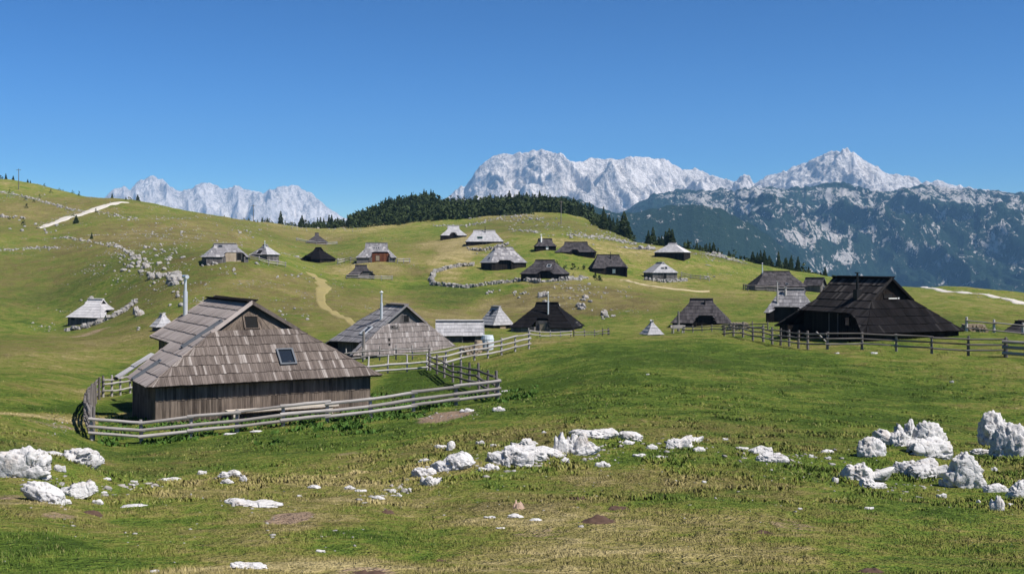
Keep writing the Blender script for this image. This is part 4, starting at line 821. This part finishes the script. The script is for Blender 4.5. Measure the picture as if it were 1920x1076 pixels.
def scatter_stones():
    m = MB(); ico = bmesh.new(); bmesh.ops.create_icosphere(ico, subdivisions=1, radius=1); IV = np.array([v.co[:] for v in ico.verts]); IF = np.array([[v.index for v in f.verts] for f in ico.faces]); ico.free()
    V, Fc = [], []; n0 = 0
    LINES = [([(0,360),(40,368),(75,377),(120,390),(160,399)], 330, .3, 1.0, 1.0), ([(0,470),(70,465),(110,466)], 150, .25, .9, 1.2), ([(120,445),(160,452),(215,460),(240,474),(262,485)], 200, .3, 1.1, 1.4), ([(70,424),(110,412),(150,400),(190,387),(225,380)], 200, .2, .6, 2.0),
             ([(185,398),(220,406),(260,412)], 90, .3, 1.0, 2.5), ([(290,412),(330,410),(392,408)], 60, .25, .7, 1.0), ([(808,424),(870,424),(900,419),(945,407),(1000,404)], 160, .4, 1.2, 1.2), ([(1065,440),(1110,444),(1160,452),(1190,458)], 130, .5, 1.3, 1.6), ([(955,432),(990,434),(1010,436)], 60, .4, 1.2, 1.2), ([(1320,468),(1350,476),(1400,488)], 120, .4, 1.3, 2.5), ([(1700,534),(1800,545),(1880,560),(1920,570)], 160, .1, .35, 2.0)]
    LINES += [([(690,940),(760,915),(830,880),(900,850)], 60, .03, .14, 6), ([(900,880),(1000,868),(1080,860),(1180,838),(1320,835)], 110, .03, .13, 7), ([(1320,840),(1450,862),(1560,855),(1640,900),(1780,925)], 90, .03, .12, 8), ([(20,890),(110,900),(200,930),(280,905)], 60, .03, .12, 8)]
    regs = [(260,500,150,80,900,.18,.6),(80,430,120,60,520,.16,.5),(430,430,220,40,480,.2,.6),(560,540,180,90,620,.12,.4),(330,440,90,30,300,.2,.6),(430,600,120,60,220,.1,.35),(1080,555,120,45,260,.2,.6),(1080,430,180,30,320,.3,.9),(900,460,60,20,80,.2,.7),(1340,490,70,20,130,.3,.9),(960,412,90,8,160,.4,1.1),(610,425,120,8,160,.4,1.0),
            (130,600,90,25,80,.2,.5),(640,470,300,50,260,.2,.5),(1200,500,200,40,140,.2,.5),(100,352,90,10,60,.4,1.0),(60,374,60,5,90,.3,.7),(160,366,70,10,70,.3,.8),(300,395,100,8,70,.3,.8),(1200,446,30,14,60,.4,1.2),(250,475,60,6,90,.3,.6),
            (1150,445,90,6,90,.4,1.0),(640,700,60,0,1,.1,.1),(1000,900,420,70,120,.02,.06),(400,960,400,80,110,.02,.06),(1500,900,300,80,90,.02,.06),(110,800,30,22,60,.03,.12),(840,780,60,8,60,.04,.16)]
    def stone(px, py, s):
        nonlocal n0
        c = ground(px, py)
        q = IV*(1+.35*RNG.normal(size=(len(IV), 1)))*np.array([s*random.uniform(.4, .75), s*random.uniform(.35, .6), s*random.uniform(.15, .42)])
        an = random.random()*6.3; q = q@np.array([[math.cos(an), -math.sin(an), 0], [math.sin(an), math.cos(an), 0], [0, 0, 1]])
        V.append(q+np.array(c)); Fc.append(IF+n0); n0 += len(IV)
    for px, py, sx, sy, n, a, b in regs:
        n *= .75; k_ = 0; near = py > 700
        while k_ < n:                                 # stones lie in loose drifts
            cx, cy = px+random.gauss(0, .5)*sx, py+random.gauss(0, .5)*sy; m_ = random.choice((1, 1, 3, 8, 16)) if not near else 1
            for q_ in range(m_): stone(cx+random.gauss(0, 1)*(2+m_*.8)*(m_ > 1), cy+random.gauss(0, 1)*(.7+m_*.14)*(m_ > 1), (a+(b-a)*random.random()**2.4)*.85)
            k_ += m_
    for L_, n, a, b, sp in LINES:
        for i in range(n):
            t = random.random()*(len(L_)-1); k_ = int(t); f = t-k_
            stone(L_[k_][0]+(L_[k_+1][0]-L_[k_][0])*f+random.gauss(0, sp*2), L_[k_][1]+(L_[k_+1][1]-L_[k_][1])*f+random.gauss(0, sp), a+(b-a)*random.random()**2)
    me = fast_mesh('scattered_stones', np.concatenate(V), np.concatenate(Fc), M['rock_far'])
    tag(link(bpy.data.objects.new('scattered_stones', me)), 'small pale stones strewn over the whole pasture', 'stones', None, 'stuff')
scatter_stones()
# molehills and earth lumps
def mound(px, py, w, hp, label, m='soil', name='molehill'):
    c = ground(px, py); r = w*c.y/F/2; n = 22; V = []; q = np.linspace(-1.1, 1.1, n)
    X, Y = np.meshgrid(q, q); sd = int(px); rr = np.hypot(X, Y)*(1+.25*noise2(X*1.5+px, Y*1.5, 3))
    z = np.clip(1-rr**2, -.12, 1)*(.8+.5*noise2(X*3+px, Y*3, 4))+.14*noise2(X*8, Y*8+px, 5)
    gx = c.x+X*r; gy = c.y+Y*r*1.1
    zz = height(gx.ravel(), gy.ravel()).reshape(n, n)+z*hp*c.y/F*1.3-.015-.05*(rr > 1.05)
    me = fast_mesh(name, np.stack([gx-c.x, gy-c.y, zz-c.z], -1).reshape(-1, 3), grid_faces(n, n), M[m], False)
    o = link(bpy.data.objects.new(name, me)); o.location = c; tag(o, label, 'molehill')
for a in [(1120,978,72,10,'widest dark brown molehill right of centre in the foreground'),(1160,955,44,8,'smaller molehill just above the widest one'),(1085,935,56,7,'dark mound in the turf above the grey foreground stone'),(728,962,32,6,'thin dark mound left of centre'),
          (826,1052,28,7,'little reddish molehill near the bottom, centre left'),(695,1074,78,9,'dark crumbly molehill cut by the bottom edge'),(1635,1072,60,9,'dark molehill at the bottom edge on the right'),(176,964,48,7,'brown molehill below the lower left hump'),(1430,1000,50,5,'faint brown molehill in the right foreground')]: mound(*a)
mound(972,953,28,15, 'pinkish earth lump above the grey foreground stone', 'turfsoil', 'earth_lump')

# ------------------------------------------------------------------ trees
def spruce(seed, hgt=10., rad=2.0, nee='spruce'):
    rng = random.Random(seed); t = MB(); t.tube((0, 0, -.6), (0, 0, hgt*.55), .16, .10, 6, cap=False); t.tube((0, 0, hgt*.55), (0, 0, hgt), .10, .015, 5, cap=False)
    c = MB(); nw = 17; bias = rng.random()*6.3
    for i in range(nw):
        f = .07+.93*i/nw; z = hgt*f; r0 = rad*((1-f)**.85)*rng.uniform(.75, 1.15)+.12; nb = 9 if f < .75 else 6
        for k_ in range(nb):
            an = bias+i*1.3+k_*2*math.pi/nb+rng.uniform(-.25, .25); r = r0*rng.uniform(.7, 1.12)*(1+.15*math.cos(an-bias)); ca, sa = math.cos(an), math.sin(an)
            dz = -r*rng.uniform(.18, .42); w = r*.30+.08; zz = z+rng.uniform(-.15, .15)
            tip = Vector((ca*r, sa*r, zz+dz)); mid = Vector((ca*r*.55, sa*r*.55, zz+dz*.35)); b0 = Vector((0, 0, zz+.1)); sv = Vector((-sa, ca, 0))*w
            c.face([b0, mid-sv+Vector((0, 0, -.1)), tip, mid+sv+Vector((0, 0, -.1))])
            for s in (-1, 1):
                e = mid+sv*s*.8; c.face([e+Vector((0, 0, .15)), e+Vector((ca*.3*r, sa*.3*r, -.25)), e+Vector((-ca*.1, -sa*.1, -.55-.25*r*.4))])
            c.face([mid, tip, mid.lerp(tip, .5)+Vector((0, 0, -.35-.12*r))])
    return t, c
PROTO = []
for i, (hh_, rr_, mm) in enumerate(((10, 1.9, 'spruce'), (10, 1.5, 'spruce'), (10, 2.4, 'spruce2'), (10, 2.1, 'spruce'), (10, 1.7, 'spruce2'))):
    t, c = spruce(50+i, hh_, rr_); root = empty('spruce_tree', (0, 0, 0)); t.build('trunk', M['bark'], root); c.build('crown', M[mm], root); PROTO.append(root)
first = [True]*5
def copy_tree(root):
    r = root.copy(); COL.objects.link(r)
    for ch in root.children: c = ch.copy(); COL.objects.link(c); c.parent = r
    return r
NT = 0
def tree(p, s, label, group, wid=1.0):
    global NT
    i = random.randrange(5); src = PROTO[i]; NT += 1
    if first[i]: o = src; first[i] = False
    else:
        o = copy_tree(src)
        for k_ in ('label', 'category', 'group'):
            if k_ in o: del o[k_]
    o.location = (p.x, p.y, p.z-.1); s *= .85; o.scale = (s*wid*1.3, s*wid*1.3, s); o.rotation_euler = (random.uniform(-.03, .03), random.uniform(-.03, .03), random.uniform(0, 6.3)); tag(o, label, 'tree', group)
def stand(n, pxr, dr, sr, label, group, ok=None):
    k_ = 0; tries = 0
    while k_ < n and tries < 4000:
        tries += 1
        px = random.uniform(*pxr); d = random.uniform(*dr)
        if ok and not ok(px, d): continue
        tree(at(px, d), random.uniform(*sr)*random.choice((.75, 1, 1, 1.1)), label, group, random.uniform(.85, 1.25)); k_ += 1
G1 = ('dark spruce among many on the long wooded hill behind the huts', 'spruces on the wooded hill behind the huts')
clear = lambda px, d: not (815 < px < 915 and d > 545)
stand(50, (655, 800), (470, 640), (.55, .95), *G1, ok=lambda p, d: d < 470+(p-640)*1.3)
stand(26, (790, 945), (465, 520), (.45, .7), *G1); stand(30, (790, 945), (520, 650), (.5, .85), *G1, ok=lambda p, d: not (815 < p < 915 and d > 545))
G2 = ('dark spruce among many on the wooded knoll right of the long hill', 'spruces on the right hand wooded knoll')
stand(64, (955, 1165), (468, 590), (.6, 1.05), *G2, ok=lambda p, d: d < 590-max(0, p-1060)*.7 and d > 460)
stand(14, (1120, 1190), (395, 470), (.7, 1.0), *G2, ok=lambda p, d: d > 420-(p-1120)*.3)
tree(at(1170, 392), 1.15, 'tall lone spruce at the right end of the wooded knoll', None, 1.25)
G3 = ('dark spruce among many in the line left of the wooded hill', 'spruces in the line left of the wooded hill')
stand(26, (520, 640), (475, 520), (.5, .85), *G3)
stand(12, (350, 520), (440, 480), (.25, .5), 'small spruce on the skyline under the far left peaks', 'small spruces on the skyline under the far left peaks')
G4 = ('dark spruce among many in the clump above the pale crest hut', 'spruces in the clump above the pale crest hut')
stand(22, (1214, 1290), (352, 385), (.7, 1.0), *G4)
G5 = ('dark spruce among many descending behind the right crest', 'spruces descending behind the right crest')
stand(26, (1290, 1420), (338, 362), (.4, .7), *G5); stand(44, (1400, 1575), (338, 368), (.5, .8), *G5)
for px, d, s, lab in ((11,468,.6,'small dark conifer at the very left on the skyline'),(25,455,.35,'squat bush like conifer at the left skyline'),(52,470,.42,'small conifer pair member near the left skyline'),(57,470,.38,'smaller conifer of the pair near the left skyline'),(118,460,.28,'tiny conifer on the ridge left of the far peaks'),
    (210,428,.5,'dark conifer on the ridge in front of the far left peak'),(258,425,.7,'slender conifer on the ridge in front of the second far peak'),(143,335,.5,'small dark conifer beside the white gravel track'),(172,300,.35,'tiny dark conifer below the white gravel track')): tree(at(px, d), s*.68, lab, None, 1.3)
def scrub_mass():
    V = []; n = 0
    def add(px, d, s):
        nonlocal n
        p = at(px, d); k_ = 34; t = RNG.random(k_)**1.3; an = RNG.random(k_)*6.283; rr = s*.62*(1.05-t*.85)*np.sqrt(RNG.random(k_)); hh = s*random.uniform(.8, 1.7)
        c = np.stack([p.x+np.cos(an)*rr, p.y+np.sin(an)*rr, p.z+t*hh], -1)
        a = c[:, None, :]+RNG.normal(size=(k_, 3, 3))*s*.17; V.append(a.reshape(-1, 3))
    for px0, px1, d0, d1, cnt, ok in ((650, 945, 462, 650, 2200, lambda p, d: clear(p, d) and d < 480+max(0, (p-640))*1.4), (945, 1170, 462, 600, 1800, lambda p, d: d > 470-(abs(p-1060) > 60)*10 and d < 600-max(0, p-1060)*.7), (520, 645, 478, 525, 420, None), (1110, 1190, 400, 470, 260, lambda p, d: d > 425-(p-1120)*.3), (1214, 1290, 352, 390, 220, None), (1290, 1570, 342, 370, 300, None),
                                     (330, 520, 440, 485, 60, None), (1040, 1130, 225, 262, 10, None), (0, 300, 330, 470, 24, None)):
        k_ = 0; t_ = 0
        while k_ < cnt and t_ < cnt*6:
            t_ += 1; px = random.uniform(px0, px1); d = random.uniform(d0, d1)
            if ok and not ok(px, d): continue
            add(px, d, random.uniform(1.5, 3.6)*(1 if cnt > 1000 else .75) if cnt > 100 else random.uniform(.6, 1.3)); k_ += 1
    V = np.concatenate(V); me = fast_mesh('scrub', V, np.arange(len(V)).reshape(-1, 3), M['scrub'])
    tag(link(bpy.data.objects.new('scrub', me)), 'dense dark mountain pine scrub under the spruces', 'scrub', None, 'stuff')
scrub_mass()
# utility poles
def pole(px, d, hgt, label, arm=True):
    p = at(px, d); root = tag(empty('utility_pole', p), label, 'pole'); b = MB(); b.tube((0, 0, -.5), (0, 0, hgt), .16, .10, 8); b.build('pole', M['rail_dark'], root)
    if arm: q = MB(); q.box((0, 0, hgt-.5), (1.8, .12, .14)); q.build('crossarm', M['rail_dark'], root)
pole(475, 455, 8, 'thin pole in front of the trees left of the long wooded hill'); pole(1052, 400, 8.5, 'thin pole on the slope under the wooded knoll'); pole(35, 420, 8, 'pole high on the left hillside')
pole(682, 92, 1.9+.5, 'short grey stake beside the steel chimney hut', False)

# ------------------------------------------------------------------ yard things
def log_pile(label, px, d, n, L_, r):
    p = at(px, d); root = tag(empty('log_pile', p, random.uniform(-.3, .3)), label, 'log pile'); rows = 3
    for j in range(rows):
        for i in range(n-j):
            b = MB(); b.tube(((i+j*.5-n/2)*r*2.05, -L_/2+random.uniform(-.1, .1), r*.9+j*r*1.75), ((i+j*.5-n/2)*r*2.05, L_/2, r*.9+j*r*1.75), r*random.uniform(.85, 1.05), n=8); b.build('log', M['wall_tan'], root)
log_pile('stack of cut logs beside the right corner of the big black hut', 1828, 86, 8, 1.0, .12)
log_pile('stack of cut logs behind the left end of the long meadow fence', 1388, 118, 8, 1.1, .15)
log_pile('stack of cut logs in the cluttered yard behind the rail fence', 884, 82, 7, 1.0, .12)
def barrel(label, px, d, r, hgt, m):
    p = at(px, d); b = MB(); n = 5
    for k_ in range(n):
        f0, f1 = k_/n, (k_+1)/n; q = lambda f: r*(.86+.14*math.sin(math.pi*f)); b.tube((0, 0, hgt*f0), (0, 0, hgt*f1), q(f0), q(f1), 16, .5, cap=k_ in (0, n-1))
    for f in (.25, .75): b.tube((0, 0, hgt*f-.03), (0, 0, hgt*f+.03), r*1.02, n=16, tint=.2)
    o = b.build('barrel', M[m]); o.location = p; tag(o, label, 'barrel')
barrel('pale blue water tank behind the rail fence, right of the grey shed', 914, 84, .5, 1.15, 'tank'); barrel('brown barrel beside the pale water tank', 897, 83, .32, .9, 'wall_tan')
def trestle(label, px, d):
    p = at(px, d); root = tag(empty('wooden_trough', p, .3), label, 'trough'); b = MB(); b.box((0, 0, .62), (1.5, .5, .08)); b.box((0, .24, .78), (1.5, .06, .3)); b.box((0, -.24, .78), (1.5, .06, .3)); b.build('basin', M['rail'], root)
    for sx in (-.6, .6):
        for sy in (-.18, .18): q = MB(); q.box((sx, sy, .29), (.09, .09, .6)); q.build('leg', M['rail'], root)
trestle('small wooden trough on legs left of the dark porch hut', 1271, 118); pole(1272, 121, 2.2, 'pale upright stake beside the wooden trough', False)
p = at(1535, 69.6); b = MB(); b.tube((-.15, 0, 1.15), (.75, .1, .25), .045, .04, 8); o = b.build('leaning_pole', M['rail']); o.location = p; tag(o, 'pole leaning across the gap in the long meadow fence', 'pole')

# ------------------------------------------------------------------ grass
def grass(name, label, n, rmin, rmax, hgt, wid, m, amax=27, dens=None, lean=.6):
    a = np.radians(RNG.uniform(-amax, amax, n)); r = rmin*(rmax/rmin)**RNG.random(n); x, y = np.sin(a)*r, np.cos(a)*r
    if dens is not None: kk = dens(x, y); x, y, r = x[kk], y[kk], r[kk]; n = len(x)
    tuft = fbm2(x/.45, y/.45, 3, 300); P = paint(x, y); keep = (RNG.random(n) < .55+tuft*1.3)&(P['dirt'] < .35)
    x, y, r, tuft = x[keep], y[keep], r[keep], tuft[keep]; n = len(x); P = {k_: v[keep] for k_, v in P.items()}
    z = np.concatenate([height(x[i:i+40000], y[i:i+40000]) for i in range(0, n, 40000)])
    hg = hgt*RNG.uniform(.4, 1.3, n)**1.3*(1+.8*np.clip(tuft, -.4, .6))*np.clip(r/14, .85, 1.3); w = wid*np.clip(r/9, .7, 3.0)*RNG.uniform(.6, 1.3, n)
    th = RNG.uniform(0, 6.283, n); ln = RNG.uniform(.1, lean, n)*hg; la = RNG.uniform(0, 6.283, n)
    bx, by = np.cos(th)*w/2, np.sin(th)*w/2; tx, ty = np.cos(la)*ln, np.sin(la)*ln
    B = np.stack([x, y, z-.01], -1)
    v0 = B+np.stack([-bx, -by, 0*z], -1); v1 = B+np.stack([bx, by, 0*z], -1); mz = hg*.6
    v2 = B+np.stack([tx*.35+bx*.7, ty*.35+by*.7, mz], -1); v3 = B+np.stack([tx*.35-bx*.7, ty*.35-by*.7, mz], -1); v4 = B+np.stack([tx, ty, hg], -1)
    V = np.stack([v0, v1, v2, v3, v4], 1).reshape(-1, 3); i = np.arange(n)*5
    Fq = np.concatenate([np.stack([i, i+1, i+2], -1), np.stack([i, i+2, i+3], -1), np.stack([i+3, i+2, i+4], -1)])
    me = fast_mesh(name, V, Fq, M[m], False)
    for k_, v in P.items(): vattr(me, k_, np.repeat(v, 5))
    vattr(me, 'rnd', np.repeat(RNG.random(n), 5))
    tag(link(bpy.data.objects.new(name, me)), label, 'grass', None, 'stuff')
def tus(x, y): return (fbm2(x/.8, y/.8, 2, 610)+.6*fbm2(x/6, y/6, 3, 620) > .12)
grass('tussocks', 'coarse grass tussocks dotted over the pasture', 700000, 13, 170, .042, .013, 'blade', 27, tus, 1.0)
grass('grass', 'short grazed grass blades of the foreground meadow', 620000, 4.6, 60, .027, .006, 'blade')
def yard(x, y):
    px = CX+F*x/y; py_ = y; fr = (px > 185)&(px < 930)&(y > np.interp(px, [170, 930], [40.2, 45.2]))&(y < np.interp(px, [170, 700, 930], [50, 60, 48]))
    band = (px > 480)&(px < 1010)&(y > np.interp(px, [480, 940, 1010], [34, 39, 42]))&(y < np.interp(px, [480, 933, 940, 1010], [43, 45.8, 50, 50]))&(fbm2(x/2.1+40, y/2.1, 3, 510) > .08)
    return (fr | band) & (fbm2(x/1.6, y/1.6, 3, 500) > -.12)
grass('weeds', 'rank dark green dock and nettle leaves around the brown hut', 120000, 33, 64, .10, .042, 'weed', 24, yard, 1.2)

# ------------------------------------------------------------------ air
b = MB(); b.box((0, 6200, 350), (26000, 17600, 3000))
hz = b.build('haze', plain('haze_surface', (1, 1, 1))); me = hz.data; hm = bpy.data.materials.new('haze_air'); hm.use_nodes = True; nt = hm.node_tree; nt.nodes.clear()
out = nt.nodes.new('ShaderNodeOutputMaterial'); pv = nt.nodes.new('ShaderNodeVolumePrincipled'); pv.inputs['Color'].default_value = (.27,.58,1,1); pv.inputs['Density'].default_value = 7.0e-5; pv.inputs['Anisotropy'].default_value = 0.0
nt.links.new(pv.outputs[0], out.inputs['Volume']); me.materials.clear(); me.materials.append(hm); tag(hz, 'thin blue summer haze between the pasture and the far peaks', 'haze', None, 'stuff')

# ------------------------------------------------------------------ sun, sky, camera
EL, AZS = R(52), R(-28)                      # sun on the right, a little behind the camera's shoulder
sd = Vector((math.cos(EL)*math.cos(AZS), math.cos(EL)*math.sin(AZS), math.sin(EL)))
sl = bpy.data.lights.new('sun', 'SUN'); sl.energy = 5.0; sl.angle = R(.53); sl.color = (1, .955, .89); so = link(bpy.data.objects.new('sun', sl)); so.rotation_euler = sd.to_track_quat('Z', 'Y').to_euler()
w = bpy.data.worlds.new('World'); SC.world = w; w.use_nodes = True; nt = w.node_tree; bg = nt.nodes['Background']
sk = nt.nodes.new('ShaderNodeTexSky'); sk.sky_type = 'NISHITA'; sk.sun_disc = False; sk.sun_elevation = EL; sk.sun_rotation = math.atan2(sd.x, sd.y); sk.altitude = 1600; sk.air_density = 1.0; sk.dust_density = .0; sk.ozone_density = 2.5
gm = nt.nodes.new('ShaderNodeGamma'); gm.inputs[1].default_value = 2.15; nt.links.new(sk.outputs[0], gm.inputs[0]); hs = nt.nodes.new('ShaderNodeHueSaturation'); hs.inputs['Value'].default_value = .185; hs.inputs['Saturation'].default_value = 1.12; nt.links.new(gm.outputs[0], hs.inputs['Color']); nt.links.new(hs.outputs[0], bg.inputs[0]); bg.inputs[1].default_value = .05
cam = bpy.data.cameras.new('camera'); cam.sensor_width = 36; cam.lens = 36*F/1920; cam.shift_y = (YH-538)/1920; cam.clip_start = .1; cam.clip_end = 40000
co = link(bpy.data.objects.new('camera', cam)); co.location = (0, 0, 0); co.rotation_euler = (math.pi/2, 0, 0); SC.camera = co
SC.view_settings.view_transform = 'Standard'; SC.view_settings.look = 'None'; SC.view_settings.exposure = 0.7; SC.view_settings.gamma = 1
SC.cycles.max_bounces = 4; SC.cycles.volume_bounces = 0
